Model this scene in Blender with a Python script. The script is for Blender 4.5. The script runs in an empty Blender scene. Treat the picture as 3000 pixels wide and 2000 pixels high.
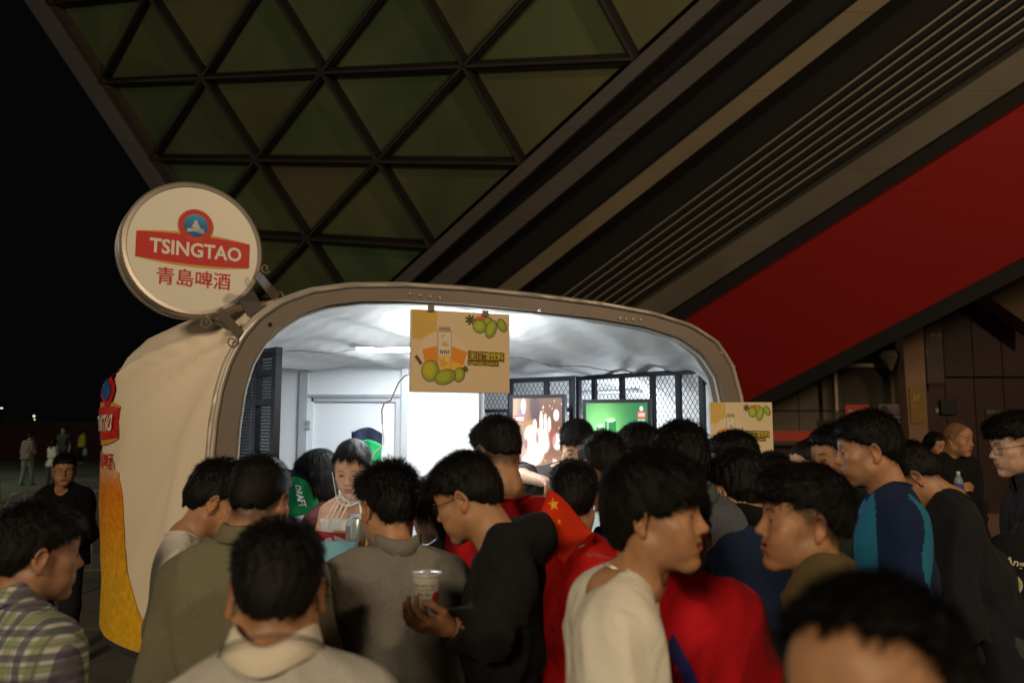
import bpy, math, random
import numpy as np
from mathutils import Vector, Matrix

random.seed(7)
RNG = np.random.default_rng(7)
scene = bpy.context.scene
COL = scene.collection

# ------------------------------------------------------------------ camera, world, lights, exposure
FPX, CAMZ = 2333.0, 1.85
PITCH = math.atan(251 / FPX)
cam_d = bpy.data.cameras.new('camera')
cam_d.lens = 28.0; cam_d.sensor_width = 36.0; cam_d.clip_start = 0.05; cam_d.clip_end = 400
cam_d.dof.use_dof = True; cam_d.dof.focus_distance = 3.7; cam_d.dof.aperture_fstop = 2.2
cam = bpy.data.objects.new('camera', cam_d); COL.objects.link(cam)
cam.location = (0, 0, CAMZ); cam.rotation_euler = (math.pi / 2 + PITCH, 0, 0)
scene.camera = cam

world = bpy.data.worlds.new('World'); scene.world = world; world.use_nodes = True
bg = world.node_tree.nodes['Background']
bg.inputs[0].default_value = (0.55, 0.56, 0.6, 1); bg.inputs[1].default_value = 0.0028

scene.view_settings.view_transform = 'Standard'; scene.view_settings.look = 'None'
scene.view_settings.exposure = 0.0; scene.view_settings.gamma = 1.0
scene.view_settings.use_curve_mapping = False
scene.cycles.max_bounces = 8
scene.cycles.sample_clamp_indirect = 4.0
scene.cycles.use_denoising = True

def area_light(name, loc, target, size, power, color, size_y=None):
    d = bpy.data.lights.new(name, 'AREA'); d.energy = power; d.color = color
    d.shape = 'RECTANGLE' if size_y else 'DISK'; d.size = size
    if size_y: d.size_y = size_y
    o = bpy.data.objects.new(name, d); COL.objects.link(o); o.location = loc
    o.rotation_euler = (Vector(target) - Vector(loc)).to_track_quat('-Z', 'Y').to_euler()
    return o
# plaza street lamps behind the camera and far left, plus two added fill lights
area_light('street_or_fill_light', (-3.2, -7.6, 5.6), (0.2, 4, 1.4), 2.2, 620, (1.0, 0.79, 0.53))
area_light('street_or_fill_light', (8.5, -3.0, 7.0), (5.0, 11, 1.5), 0.9, 460, (1.0, 0.72, 0.45))  # fill light added from the right to brighten the entrance side
area_light('street_or_fill_light', (-24, 20, 8.0), (-12, 30, 0), 1.0, 520, (0.85, 0.95, 0.75))
area_light('street_or_fill_light', (-9.5, -3.5, 6.5), (0, 3, 1.3), 1.5, 70, (1.0, 0.75, 0.46))  # weak fill light added from the left to lift the shadows
# the cool ceiling panel inside the kiosk
KIOSK_LIGHTS = [((-0.50, 4.15, 2.235), 0.9, 15)]


# ------------------------------------------------------------------ camera-space measuring helpers
CP, SP = math.cos(PITCH), math.sin(PITCH)
def ray(u, v):
    a = (u - 1500) / FPX; b = (1000 - v) / FPX
    return np.array([a, CP - b * SP, SP + b * CP])
CAMP = np.array([0, 0, CAMZ])
def at(u, v, Y):
    r = ray(u, v); return CAMP + r * (Y / r[1])
def ground(u, v, z=0.0):
    r = ray(u, v); return CAMP + r * ((z - CAMZ) / r[2])
def on_plane(u, v, P0, n):
    r = ray(u, v); return CAMP + r * (np.dot(np.asarray(P0) - CAMP, n) / np.dot(r, n))
def project(P):
    P = np.asarray(P, float) - CAMP
    w = P[..., 1] * CP + P[..., 2] * SP; y = -P[..., 1] * SP + P[..., 2] * CP
    return np.stack([1500 + FPX * P[..., 0] / w, 1000 - FPX * y / w], -1)

# ------------------------------------------------------------------ object helpers
def tag(o, label=None, cat=None, group=None, kind=None):
    if label: o['label'] = label
    if cat: o['category'] = cat
    if group: o['group'] = group
    if kind: o['kind'] = kind
    return o
def empty(name, loc, label=None, cat=None, group=None, kind=None):
    o = bpy.data.objects.new(name, None); COL.objects.link(o); o.location = loc
    o.empty_display_size = 0.1
    return tag(o, label, cat, group, kind)
def link(name, me, parent=None, mats=None):
    o = bpy.data.objects.new(name, me); COL.objects.link(o)
    if parent is not None:
        o.parent = parent
        o.location = (0, 0, 0)
    for m in (mats or []): me.materials.append(m)
    return o
def np_mesh(name, V, Q, tint=None, smooth=True, midx=None, tri=False):
    me = bpy.data.meshes.new(name)
    V = np.asarray(V, np.float32); Q = np.asarray(Q, np.int32)
    k = Q.shape[1]
    me.vertices.add(len(V)); me.vertices.foreach_set('co', V.ravel())
    me.loops.add(Q.size); me.loops.foreach_set('vertex_index', Q.ravel())
    me.polygons.add(len(Q))
    me.polygons.foreach_set('loop_start', np.arange(0, Q.size, k, dtype=np.int32))
    me.polygons.foreach_set('use_smooth', np.full(len(Q), smooth, bool))
    if midx is not None: me.polygons.foreach_set('material_index', np.asarray(midx, np.int32))
    if tint is not None:
        a = me.color_attributes.new('tint', 'FLOAT_COLOR', 'POINT')
        c = np.ones((len(V), 4), np.float32); c[:, :3] = tint
        a.data.foreach_set('color', c.ravel())
    me.update(calc_edges=True)
    return me
def local(parent, V):
    return np.asarray(V, float) - np.array(parent.location)

class MB:
    """collects shapes in world coordinates, then links them as one mesh object"""
    def __init__(s): s.V = []; s.F = []; s.M = []; s.m = 0
    def add(s, V, F):
        b = len(s.V); s.V += [tuple(map(float, v)) for v in V]
        s.F += [tuple(i + b for i in f) for f in F]; s.M += [s.m] * len(F); return s
    def mat(s, i): s.m = i; return s
    def obox(s, c, ax, ay, az):
        """box from centre and three half-axis vectors"""
        c, ax, ay, az = map(np.asarray, (c, ax, ay, az))
        V = [c + i * ax + j * ay + k * az for k in (-1, 1) for j in (-1, 1) for i in (-1, 1)]
        return s.add(V, [(0, 2, 3, 1), (4, 5, 7, 6), (0, 1, 5, 4), (2, 6, 7, 3), (0, 4, 6, 2), (1, 3, 7, 5)])
    def box(s, x0, x1, y0, y1, z0, z1):
        return s.obox(((x0 + x1) / 2, (y0 + y1) / 2, (z0 + z1) / 2), ((x1 - x0) / 2, 0, 0), (0, (y1 - y0) / 2, 0), (0, 0, (z1 - z0) / 2))
    def bar(s, a, b, w, h, up=(0, 0, 1)):
        a, b = np.asarray(a, float), np.asarray(b, float); d = b - a; L = np.linalg.norm(d)
        if L < 1e-9: return s
        d = d / L; up = np.asarray(up, float); x = np.cross(d, up)
        if np.linalg.norm(x) < 1e-6: x = np.cross(d, (1, 0, 0))
        x /= np.linalg.norm(x); y = np.cross(x, d)
        return s.obox((a + b) / 2, d * L / 2, x * w / 2, y * h / 2)
    def tube(s, pts, r, n=8, caps=True):
        pts = [np.asarray(p, float) for p in pts]; V = []; F = []
        rr = r if hasattr(r, '__len__') else [r] * len(pts)
        prev = None
        for i, p in enumerate(pts):
            d = pts[min(i + 1, len(pts) - 1)] - pts[max(i - 1, 0)]; d = d / (np.linalg.norm(d) + 1e-12)
            if prev is None:
                x = np.cross(d, (0, 0, 1));
                if np.linalg.norm(x) < 1e-3: x = np.cross(d, (1, 0, 0))
            else: x = prev - d * np.dot(prev, d)
            x /= np.linalg.norm(x); prev = x; y = np.cross(d, x)
            for k in range(n):
                a = 2 * math.pi * k / n; V.append(p + rr[i] * (math.cos(a) * x + math.sin(a) * y))
        for i in range(len(pts) - 1):
            for k in range(n):
                F.append((i * n + k, i * n + (k + 1) % n, (i + 1) * n + (k + 1) % n, (i + 1) * n + k))
        if caps: F.append(tuple(range(n))[::-1]); F.append(tuple((len(pts) - 1) * n + k for k in range(n)))
        return s.add(V, F)
    def prism(s, poly, off):
        """polygon (world points) extruded by a vector"""
        n = len(poly); poly = [np.asarray(p, float) for p in poly]; off = np.asarray(off, float)
        V = poly + [p + off for p in poly]
        F = [tuple(range(n)), tuple(range(2 * n - 1, n - 1, -1))] + [(i, i + n, (i + 1) % n + n, (i + 1) % n) for i in range(n)]
        return s.add(V, F)
    def lathe(s, prof, c, axis=(0, 0, 1), n=28):
        ax = np.asarray(axis, float); ax /= np.linalg.norm(ax)
        x = np.cross(ax, (0, 1, 0));
        if np.linalg.norm(x) < 1e-3: x = np.cross(ax, (1, 0, 0))
        x /= np.linalg.norm(x); y = np.cross(ax, x); V = []; F = []
        for r, h in prof:
            for k in range(n):
                a = 2 * math.pi * k / n; V.append(np.asarray(c) + ax * h + r * (math.cos(a) * x + math.sin(a) * y))
        for i in range(len(prof) - 1):
            for k in range(n): F.append((i * n + k, i * n + (k + 1) % n, (i + 1) * n + (k + 1) % n, (i + 1) * n + k))
        return s.add(V, F)
    def build(s, name, mats, parent=None, smooth=False, bevel=0.0):
        if not isinstance(mats, (list, tuple)): mats = [mats]
        off = np.array(parent.location) if parent is not None else np.zeros(3)
        if parent is not None and parent.parent is not None: off = off + np.array(parent.parent.location)
        V = [tuple(np.asarray(v) - off) for v in s.V]
        me = bpy.data.meshes.new(name); me.from_pydata(V, [], s.F); me.update()
        for p, m in zip(me.polygons, s.M): p.material_index = m; p.use_smooth = smooth
        o = link(name, me, parent, mats)
        if bevel:
            b = o.modifiers.new('bevel', 'BEVEL'); b.width = bevel; b.segments = 2; b.limit_method = 'ANGLE'
        if smooth:
            try: me.set_sharp_from_angle(angle=math.radians(45))
            except Exception: pass
        return o

# ------------------------------------------------------------------ materials
def new_mat(name):
    m = bpy.data.materials.new(name); m.use_nodes = True
    return m, m.node_tree.nodes, m.node_tree.links, m.node_tree.nodes['Principled BSDF']
def M(name, col, rough=0.6, metal=0.0, var=0.15, scale=6.0, bump=0.0, bscale=200.0, emit=None, estr=0.0, spec=0.5, sheen=0.0, stretch=(1, 1, 1), trans=0.0):
    m, N, L, b = new_mat(name)
    b.inputs['Roughness'].default_value = rough; b.inputs['Metallic'].default_value = metal
    b.inputs['Specular IOR Level'].default_value = spec
    if sheen: b.inputs['Sheen Weight'].default_value = sheen
    if trans: b.inputs['Transmission Weight'].default_value = trans
    tc = N.new('ShaderNodeTexCoord'); mp = N.new('ShaderNodeMapping'); mp.inputs['Scale'].default_value = stretch
    L.new(tc.outputs['Object'], mp.inputs['Vector'])
    nz = N.new('ShaderNodeTexNoise'); nz.inputs['Scale'].default_value = scale; nz.inputs['Detail'].default_value = 5
    nz.inputs['Roughness'].default_value = 0.6
    L.new(mp.outputs[0], nz.inputs['Vector'])
    mx = N.new('ShaderNodeMix'); mx.data_type = 'RGBA'
    c = np.array(col[:3])
    mx.inputs[6].default_value = (*np.clip(c * (1 - var), 0, 1), 1); mx.inputs[7].default_value = (*np.clip(c * (1 + var), 0, 1), 1)
    L.new(nz.outputs['Fac'], mx.inputs[0]); L.new(mx.outputs[2], b.inputs['Base Color'])
    if bump:
        n2 = N.new('ShaderNodeTexNoise'); n2.inputs['Scale'].default_value = bscale; n2.inputs['Detail'].default_value = 3
        L.new(mp.outputs[0], n2.inputs['Vector'])
        bp = N.new('ShaderNodeBump'); bp.inputs['Strength'].default_value = bump; bp.inputs['Distance'].default_value = 0.002
        L.new(n2.outputs['Fac'], bp.inputs['Height']); L.new(bp.outputs[0], b.inputs['Normal'])
    if emit is not None:
        b.inputs['Emission Color'].default_value = (*emit, 1); b.inputs['Emission Strength'].default_value = estr
        L.new(mx.outputs[2], b.inputs['Emission Color']) if emit is True else None
    return m
def tint_mat(name, base=(1, 1, 1), rough=0.6, estr=0.0, noise=0.0, nscale=10, bump=0.0, bscale=60, sss=0.0, sheen=0.0, noise_cols=None, spec=0.5):
    """base colour comes from the mesh's printed 'tint' attribute times base"""
    m, N, L, b = new_mat(name); b.inputs['Roughness'].default_value = rough
    b.inputs['Specular IOR Level'].default_value = spec
    at_ = N.new('ShaderNodeAttribute'); at_.attribute_name = 'tint'
    mx = N.new('ShaderNodeMix'); mx.data_type = 'RGBA'; mx.blend_type = 'MULTIPLY'; mx.inputs[0].default_value = 1
    L.new(at_.outputs['Color'], mx.inputs[6]); mx.inputs[7].default_value = (*base, 1)
    out = mx.outputs[2]
    tc = N.new('ShaderNodeTexCoord')
    if noise:
        nz = N.new('ShaderNodeTexNoise'); nz.inputs['Scale'].default_value = nscale; nz.inputs['Detail'].default_value = 6
        L.new(tc.outputs['Object'], nz.inputs['Vector'])
        mr = N.new('ShaderNodeMapRange'); mr.inputs[1].default_value = 0.3; mr.inputs[2].default_value = 0.7
        mr.inputs[3].default_value = 1 - noise; mr.inputs[4].default_value = 1 + noise
        L.new(nz.outputs['Fac'], mr.inputs[0])
        m2 = N.new('ShaderNodeMix'); m2.data_type = 'RGBA'; m2.blend_type = 'MULTIPLY'; m2.inputs[0].default_value = 1
        L.new(out, m2.inputs[6]); L.new(mr.outputs[0], m2.inputs[7]); out = m2.outputs[2]
    L.new(out, b.inputs['Base Color'])
    if bump:
        n2 = N.new('ShaderNodeTexNoise'); n2.inputs['Scale'].default_value = bscale; n2.inputs['Detail'].default_value = 4
        L.new(tc.outputs['Object'], n2.inputs['Vector'])
        bp = N.new('ShaderNodeBump'); bp.inputs['Strength'].default_value = bump; bp.inputs['Distance'].default_value = 0.002
        L.new(n2.outputs['Fac'], bp.inputs['Height']); L.new(bp.outputs[0], b.inputs['Normal'])
    if estr:
        L.new(out, b.inputs['Emission Color']); b.inputs['Emission Strength'].default_value = estr
    if sss:
        b.inputs['Subsurface Weight'].default_value = sss; b.inputs['Subsurface Radius'].default_value = (0.012, 0.005, 0.003)
        b.inputs['Subsurface Scale'].default_value = 1.0
    if sheen: b.inputs['Sheen Weight'].default_value = sheen
    return m
def fabric(name, col, var=0.12, rough=0.9, weave=420, heather=0.0):
    m, N, L, b = new_mat(name); b.inputs['Roughness'].default_value = rough; b.inputs['Sheen Weight'].default_value = 0.02
    b.inputs['Specular IOR Level'].default_value = 0.08
    tc = N.new('ShaderNodeTexCoord')
    nz = N.new('ShaderNodeTexNoise'); nz.inputs['Scale'].default_value = 3.5; nz.inputs['Detail'].default_value = 6; nz.inputs['Roughness'].default_value = .7
    L.new(tc.outputs['Object'], nz.inputs['Vector'])
    mx = N.new('ShaderNodeMix'); mx.data_type = 'RGBA'; c = np.array(col)
    mx.inputs[6].default_value = (*(c * (1 - var)), 1); mx.inputs[7].default_value = (*np.clip(c * (1 + var), 0, 1), 1)
    L.new(nz.outputs['Fac'], mx.inputs[0]); out = mx.outputs[2]
    if heather:
        n3 = N.new('ShaderNodeTexNoise'); n3.inputs['Scale'].default_value = 320; n3.inputs['Detail'].default_value = 2
        L.new(tc.outputs['Object'], n3.inputs['Vector'])
        mr = N.new('ShaderNodeMapRange'); mr.inputs[1].default_value = .35; mr.inputs[2].default_value = .65; mr.inputs[3].default_value = 1 - heather; mr.inputs[4].default_value = 1 + heather
        L.new(n3.outputs['Fac'], mr.inputs[0])
        m2 = N.new('ShaderNodeMix'); m2.data_type = 'RGBA'; m2.blend_type = 'MULTIPLY'; m2.inputs[0].default_value = 1
        L.new(out, m2.inputs[6]); L.new(mr.outputs[0], m2.inputs[7]); out = m2.outputs[2]
    L.new(out, b.inputs['Base Color'])
    n2 = N.new('ShaderNodeTexNoise'); n2.inputs['Scale'].default_value = weave; n2.inputs['Detail'].default_value = 2
    L.new(tc.outputs['Object'], n2.inputs['Vector'])
    n4 = N.new('ShaderNodeTexNoise'); n4.inputs['Scale'].default_value = 14; n4.inputs['Detail'].default_value = 3; n4.inputs['Distortion'].default_value = 1.2
    L.new(tc.outputs['Object'], n4.inputs['Vector'])
    ad = N.new('ShaderNodeMath'); ad.operation = 'MULTIPLY_ADD'; ad.inputs[1].default_value = 6.0
    L.new(n4.outputs['Fac'], ad.inputs[0]); L.new(n2.outputs['Fac'], ad.inputs[2])
    bp = N.new('ShaderNodeBump'); bp.inputs['Strength'].default_value = 0.55; bp.inputs['Distance'].default_value = 0.0018
    L.new(ad.outputs[0], bp.inputs['Height']); L.new(bp.outputs[0], b.inputs['Normal'])
    return m
def plaid(name, yaw):
    m, N, L, b = new_mat(name); b.inputs['Roughness'].default_value = 0.92
    tc = N.new('ShaderNodeTexCoord'); mp = N.new('ShaderNodeMapping'); mp.inputs['Rotation'].default_value = (0, 0, math.radians(yaw))
    L.new(tc.outputs['Object'], mp.inputs['Vector'])
    nz = N.new('ShaderNodeTexNoise'); nz.inputs['Scale'].default_value = 4; L.new(mp.outputs[0], nz.inputs['Vector'])
    vm = N.new('ShaderNodeVectorMath'); vm.operation = 'MULTIPLY_ADD'; vm.inputs[1].default_value = (.03, .03, .03)
    L.new(nz.outputs['Color'], vm.inputs[0]); L.new(mp.outputs[0], vm.inputs[2])
    sp = N.new('ShaderNodeSeparateXYZ'); L.new(vm.outputs[0], sp.inputs[0])
    def stripes(sock, period, phase, width):
        a = N.new('ShaderNodeMath'); a.operation = 'MULTIPLY_ADD'; a.inputs[1].default_value = 1 / period; a.inputs[2].default_value = phase
        L.new(sock, a.inputs[0]); f = N.new('ShaderNodeMath'); f.operation = 'FRACT'; L.new(a.outputs[0], f.inputs[0])
        c = N.new('ShaderNodeMath'); c.operation = 'LESS_THAN'; c.inputs[1].default_value = width; L.new(f.outputs[0], c.inputs[0])
        h = N.new('ShaderNodeMath'); h.operation = 'MULTIPLY'; h.inputs[1].default_value = .74; L.new(c.outputs[0], h.inputs[0]); return h.outputs[0]
    cur = None
    def over(prev, fac, col):
        x = N.new('ShaderNodeMix'); x.data_type = 'RGBA'; L.new(fac, x.inputs[0]); x.inputs[7].default_value = (*col, 1)
        if isinstance(prev, tuple): x.inputs[6].default_value = (*prev, 1)
        else: L.new(prev, x.inputs[6])
        return x.outputs[2]
    c = (.44, .44, .40)
    c = over(c, stripes(sp.outputs['X'], .052, .1, .30), (.16, .22, .09))
    c = over(c, stripes(sp.outputs['Z'], .052, .0, .34), (.16, .22, .09))
    c = over(c, stripes(sp.outputs['X'], .052, .58, .3), (.035, .035, .075))
    c = over(c, stripes(sp.outputs['Z'], .052, .5, .3), (.035, .035, .075))
    c = over(c, stripes(sp.outputs['X'], .022, .3, .12), (.10, .09, .12))
    c = over(c, stripes(sp.outputs['Z'], .022, .3, .12), (.10, .09, .12))
    L.new(c, b.inputs['Base Color'])
    n4 = N.new('ShaderNodeTexNoise'); n4.inputs['Scale'].default_value = 16; L.new(tc.outputs['Object'], n4.inputs['Vector'])
    bp = N.new('ShaderNodeBump'); bp.inputs['Strength'].default_value = .5; bp.inputs['Distance'].default_value = .01
    L.new(n4.outputs['Fac'], bp.inputs['Height']); L.new(bp.outputs[0], b.inputs['Normal'])
    return m
def striped(name, cols, period):
    m, N, L, b = new_mat(name); b.inputs['Roughness'].default_value = .9
    tc = N.new('ShaderNodeTexCoord'); sp = N.new('ShaderNodeSeparateXYZ'); L.new(tc.outputs['Object'], sp.inputs[0])
    a = N.new('ShaderNodeMath'); a.operation = 'MULTIPLY'; a.inputs[1].default_value = 1 / period; L.new(sp.outputs['Z'], a.inputs[0])
    f = N.new('ShaderNodeMath'); f.operation = 'FRACT'; L.new(a.outputs[0], f.inputs[0])
    r = N.new('ShaderNodeValToRGB'); r.color_ramp.interpolation = 'CONSTANT'; L.new(f.outputs[0], r.inputs[0])
    r.color_ramp.elements[0].color = (*cols[0], 1); r.color_ramp.elements[1].color = (*cols[1], 1); r.color_ramp.elements[1].position = .55
    L.new(r.outputs[0], b.inputs['Base Color']); return m

# ------------------------------------------------------------------ distance fields -> smooth organic meshes
class Field:
    def __init__(s, lo, hi, h):
        s.lo = np.asarray(lo, np.float32) - 2 * h; s.h = h
        s.n = np.ceil((np.asarray(hi) + 2 * h - s.lo) / h).astype(int) + 1
        s.D = np.full(s.n, 1.0, np.float32)
        s.ax = [s.lo[i] + h * np.arange(s.n[i], dtype=np.float32) for i in range(3)]
    def blk(s, lo, hi):
        i0 = np.clip(np.floor((np.asarray(lo) - s.lo) / s.h).astype(int), 0, s.n)
        i1 = np.clip(np.ceil((np.asarray(hi) - s.lo) / s.h).astype(int) + 1, 0, s.n)
        sl = tuple(slice(a, b) for a, b in zip(i0, i1))
        if any(b <= a for a, b in zip(i0, i1)): return None, None
        g = np.meshgrid(*[s.ax[i][sl[i]] for i in range(3)], indexing='ij')
        return sl, g
    def _mix(s, sl, d, k, mode):
        D = s.D[sl]
        if mode == 'add':
            if k <= 0: s.D[sl] = np.minimum(D, d)
            else:
                h = np.clip(k - np.abs(D - d), 0, None) / k; s.D[sl] = np.minimum(D, d) - h * h * k * .25
        elif mode == 'sub':
            d = -d
            if k <= 0: s.D[sl] = np.maximum(D, d)
            else:
                h = np.clip(k - np.abs(D - d), 0, None) / k; s.D[sl] = np.maximum(D, d) + h * h * k * .25
    def cone(s, a, b, r1, r2, k=0.0, mode='add'):
        a = np.asarray(a, np.float32); b = np.asarray(b, np.float32); m = max(r1, r2) + k + 4 * s.h
        sl, g = s.blk(np.minimum(a, b) - m, np.maximum(a, b) + m)
        if sl is None: return s
        ab = b - a; q = float(ab @ ab) + 1e-9
        px, py, pz = g[0] - a[0], g[1] - a[1], g[2] - a[2]
        t = np.clip((px * ab[0] + py * ab[1] + pz * ab[2]) / q, 0, 1)
        d = np.sqrt((px - t * ab[0]) ** 2 + (py - t * ab[1]) ** 2 + (pz - t * ab[2]) ** 2) - (r1 + (r2 - r1) * t)
        s._mix(sl, d, k, mode); return s
    def ell(s, c, r, k=0.0, mode='add', R=None):
        c = np.asarray(c, np.float32); r = np.asarray(r, np.float32); m = float(r.max()) + k + 4 * s.h
        sl, g = s.blk(c - m, c + m)
        if sl is None: return s
        p = [g[i] - c[i] for i in range(3)]
        if R is not None:
            R = np.asarray(R, np.float32)
            p = [p[0] * R[0, j] + p[1] * R[1, j] + p[2] * R[2, j] for j in range(3)]
        k0 = np.sqrt(sum((p[i] / r[i]) ** 2 for i in range(3))) + 1e-6
        k1 = np.sqrt(sum((p[i] / r[i] ** 2) ** 2 for i in range(3))) + 1e-6
        s._mix(sl, k0 * (k0 - 1) / k1, k, mode); return s
    def mesh(s):
        return surface_nets(s.D, s.lo, s.h)
def surface_nets(D, lo, h):
    S = D < 0
    n = D.shape
    C = [S[i:n[0] - 1 + i, j:n[1] - 1 + j, k:n[2] - 1 + k] for i in (0, 1) for j in (0, 1) for k in (0, 1)]
    cnt = sum(c.astype(np.int8) for c in C)
    act = (cnt > 0) & (cnt < 8)
    idx = np.full(act.shape, -1, np.int32); I = np.argwhere(act); idx[act] = np.arange(len(I))
    corner = lambda i, j, k: D[I[:, 0] + i, I[:, 1] + j, I[:, 2] + k]
    cv = {(i, j, k): corner(i, j, k) for i in (0, 1) for j in (0, 1) for k in (0, 1)}
    P = np.zeros((len(I), 3), np.float64); W = np.zeros(len(I))
    for a in range(3):
        for b in (0, 1):
            for c in (0, 1):
                e0 = [0, 0, 0]; o = [x for x in range(3) if x != a]; e0[o[0]] = b; e0[o[1]] = c; e1 = list(e0); e1[a] = 1
                d0, d1 = cv[tuple(e0)], cv[tuple(e1)]; x = (d0 < 0) != (d1 < 0)
                t = np.where(x, d0 / np.where(np.abs(d0 - d1) < 1e-12, 1, d0 - d1), 0)
                for q in range(3): P[:, q] += np.where(x, (t if q == a else e0[q]), 0)
                W += x
    V = (I + P / W[:, None]) * h + np.asarray(lo)
    Q = []
    for a in range(3):
        o = [x for x in range(3) if x != a]
        sl0 = [slice(1, -1)] * 3; sl0[a] = slice(0, n[a] - 1); sl1 = list(sl0); sl1[a] = slice(1, n[a])
        s0, s1 = S[tuple(sl0)], S[tuple(sl1)]
        E = np.argwhere(s0 != s1); fl = s0[s0 != s1]
        base = E.copy(); base[:, o[0]] += 1; base[:, o[1]] += 1
        def cell(da, db):
            c = base.copy(); c[:, o[0]] -= da; c[:, o[1]] -= db; return idx[c[:, 0], c[:, 1], c[:, 2]]
        q = np.stack([cell(1, 1), cell(0, 1), cell(0, 0), cell(1, 0)], 1)
        flip = ~fl if a != 1 else fl
        q[flip] = q[flip][:, ::-1]
        Q.append(q)
    Q = np.concatenate(Q); Q = Q[(Q >= 0).all(1)]
    return V.astype(np.float32), Q
def vnormals(V, Q):
    n = np.cross(V[Q[:, 2]] - V[Q[:, 0]], V[Q[:, 3]] - V[Q[:, 1]]); N_ = np.zeros_like(V)
    for i in range(4): np.add.at(N_, Q[:, i], n)
    return N_ / (np.linalg.norm(N_, axis=1, keepdims=True) + 1e-12)
def fold_noise(g, seed, sx=9.0, sz=4.0):
    r = np.random.default_rng(seed); out = 0
    wx = .05 * np.sin(g[2] * 9 + r.uniform(0, 6)); wy = .05 * np.sin(g[0] * 8 + g[2] * 5 + r.uniform(0, 6))
    for i in range(6):
        a = r.uniform(0, math.pi); f = sx * (1 + .45 * i)
        kx, ky = math.cos(a) * f, math.sin(a) * f; kz = r.normal() * sz
        out = out + np.sin(kx * (g[0] + wx) * 2 + ky * (g[1] + wy) * 2 + kz * g[2] * 2 + r.uniform(0, 6)) / (1 + .5 * i)
    return out / 2.2

# ------------------------------------------------------------------ heads
def Rz(a): c, s = math.cos(a), math.sin(a); return np.array([[c, -s, 0], [s, c, 0], [0, 0, 1]])
def Rx(a): c, s = math.cos(a), math.sin(a); return np.array([[1, 0, 0], [0, c, -s], [0, s, c]])
def Ry(a): c, s = math.cos(a), math.sin(a); return np.array([[c, 0, s], [0, 1, 0], [-s, 0, c]])
CRAN = ((0, -.010, .032), (.0745, .089, .087))
def head_field(h, female=False, smile=False, full=0.0, bare_neck=.052):
    F = Field((-.11, -.14, -.27), (.11, .14, .14), h)
    w = (0.94 if female else 1.0) + full * .08
    F.ell(*CRAN)
    F.ell((0, .030, -.028), (.061 * w, .060, .080), .03)
    F.ell((0, .052, .045), (.058, .040, .045), .03)                      # forehead
    for s in (-1, 1):
        F.cone((s * .044 * w, .008, -.064), (s * .016, .066, -.100), .018 + full * .008, .014, .03)   # jaw
        F.ell((s * .043 * w, .058, -.022), (.022, .022, .020), .025)      # cheekbone
        F.ell((s * .034 * w, .062, -.060), (.020, .020, .022), .025)      # cheek
        F.cone((s * .012, .083, .016), (s * .040, .070, .018), .0075, .006, .018)     # brow
    F.ell((0, .074, -.098), (.018, .016, .014), .022)                     # chin
    for s in (-1, 1): F.ell((s * .031, .101, .000), (.015, .016, .010), .016, 'sub')
    F.cone((0, .084, .012), (0, .104, -.026), .0065, .0088, .012)         # nose
    F.ell((0, .103, -.031), (.010, .010, .0085), .010)
    for s in (-1, 1): F.ell((s * .012, .093, -.034), (.0075, .009, .007), .007)
    for s in (-1, 1):
        F.ell((s * .0055, .102, -.040), (.003, .004, .003), .002, 'sub')
        F.ell((s * .031, .078, -.001), (.0145, .0125, .0105), .006)       # lids
        F.cone((s * .018, .0905, -.0015), (s * .042, .0825, .0005), .0032, .0028, .002, 'sub')  # eye slit
    # muzzle and lips
    F.ell((0, .074, -.062), (.030 + (.006 if smile else 0), .020, .024), .02)
    mw = .034 if smile else .021
    F.cone((-mw * .75, .088 if not smile else .085, -.0575), (mw * .75, .088 if not smile else .085, -.0575), .0045, .0045, .008)
    F.ell((0, .0915, -.0572), (.012, .006, .005), .008)
    F.cone((-mw * .6, .0875, -.0700), (mw * .6, .0875, -.0700), .005, .005, .008)
    F.ell((0, .090, -.0695), (.012, .006, .0055), .008)
    if smile:
        for yy in (.101, .095, .089, .082):
            for s in (-1, 1): F.cone((0, yy, -.0665), (s * .031, yy - .014, -.0560), .0060, .0022, .002, 'sub')
        for s in (-1, 1): F.ell((s * .040, .066, -.040), (.018, .018, .018), .02)
    else: F.cone((-mw, .089, -.0635), (mw, .089, -.0635), .0014, .0014, .003, 'sub')
    F.ell((0, .089, -.083), (.014, .008, .005), .012, 'sub')
    # ears
    for s in (-1, 1):
        R = Rz(-s * .38) @ Rx(-.22)
        c = np.array((s * .0785, -.010, -.004))
        F.ell(c, (.0075, .0170, .0295), .009, R=R)
        F.ell(c + (s * .0055, .003, .002), (.0075, .0105, .020), .004, 'sub', R=R)
        F.ell(c + (s * .001, .004, -.027), (.006, .0085, .010), .006)
    # neck
    bn = bare_neck * (.86 if female else 1.0) + full * .008
    F.cone((0, -.022, -.06), (0, -.044, -.150), bn, bn + .003, .030)
    for s in (-1, 1): F.cone((s * .05, -.012, -.055), (s * .03, -.008, -.145), .012, .013, .03)
    if not female: F.ell((0, .008, -.128), (.010, .012, .012), .016)
    return F
def teeth_strip():
    V = []; n = 14
    for j in range(3):
        for i in range(n + 1):
            x = -.026 + .052 * i / n; V.append((x, .0850 - x * x * 11 - .001 * j, -.0600 + x * x * 11 - .0042 * j * (1 - (abs(x) / .034) ** 2)))
    return np.array(V), np.array([(j * (n + 1) + i, j * (n + 1) + i + 1, (j + 1) * (n + 1) + i + 1, (j + 1) * (n + 1) + i) for j in range(2) for i in range(n)])
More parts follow.
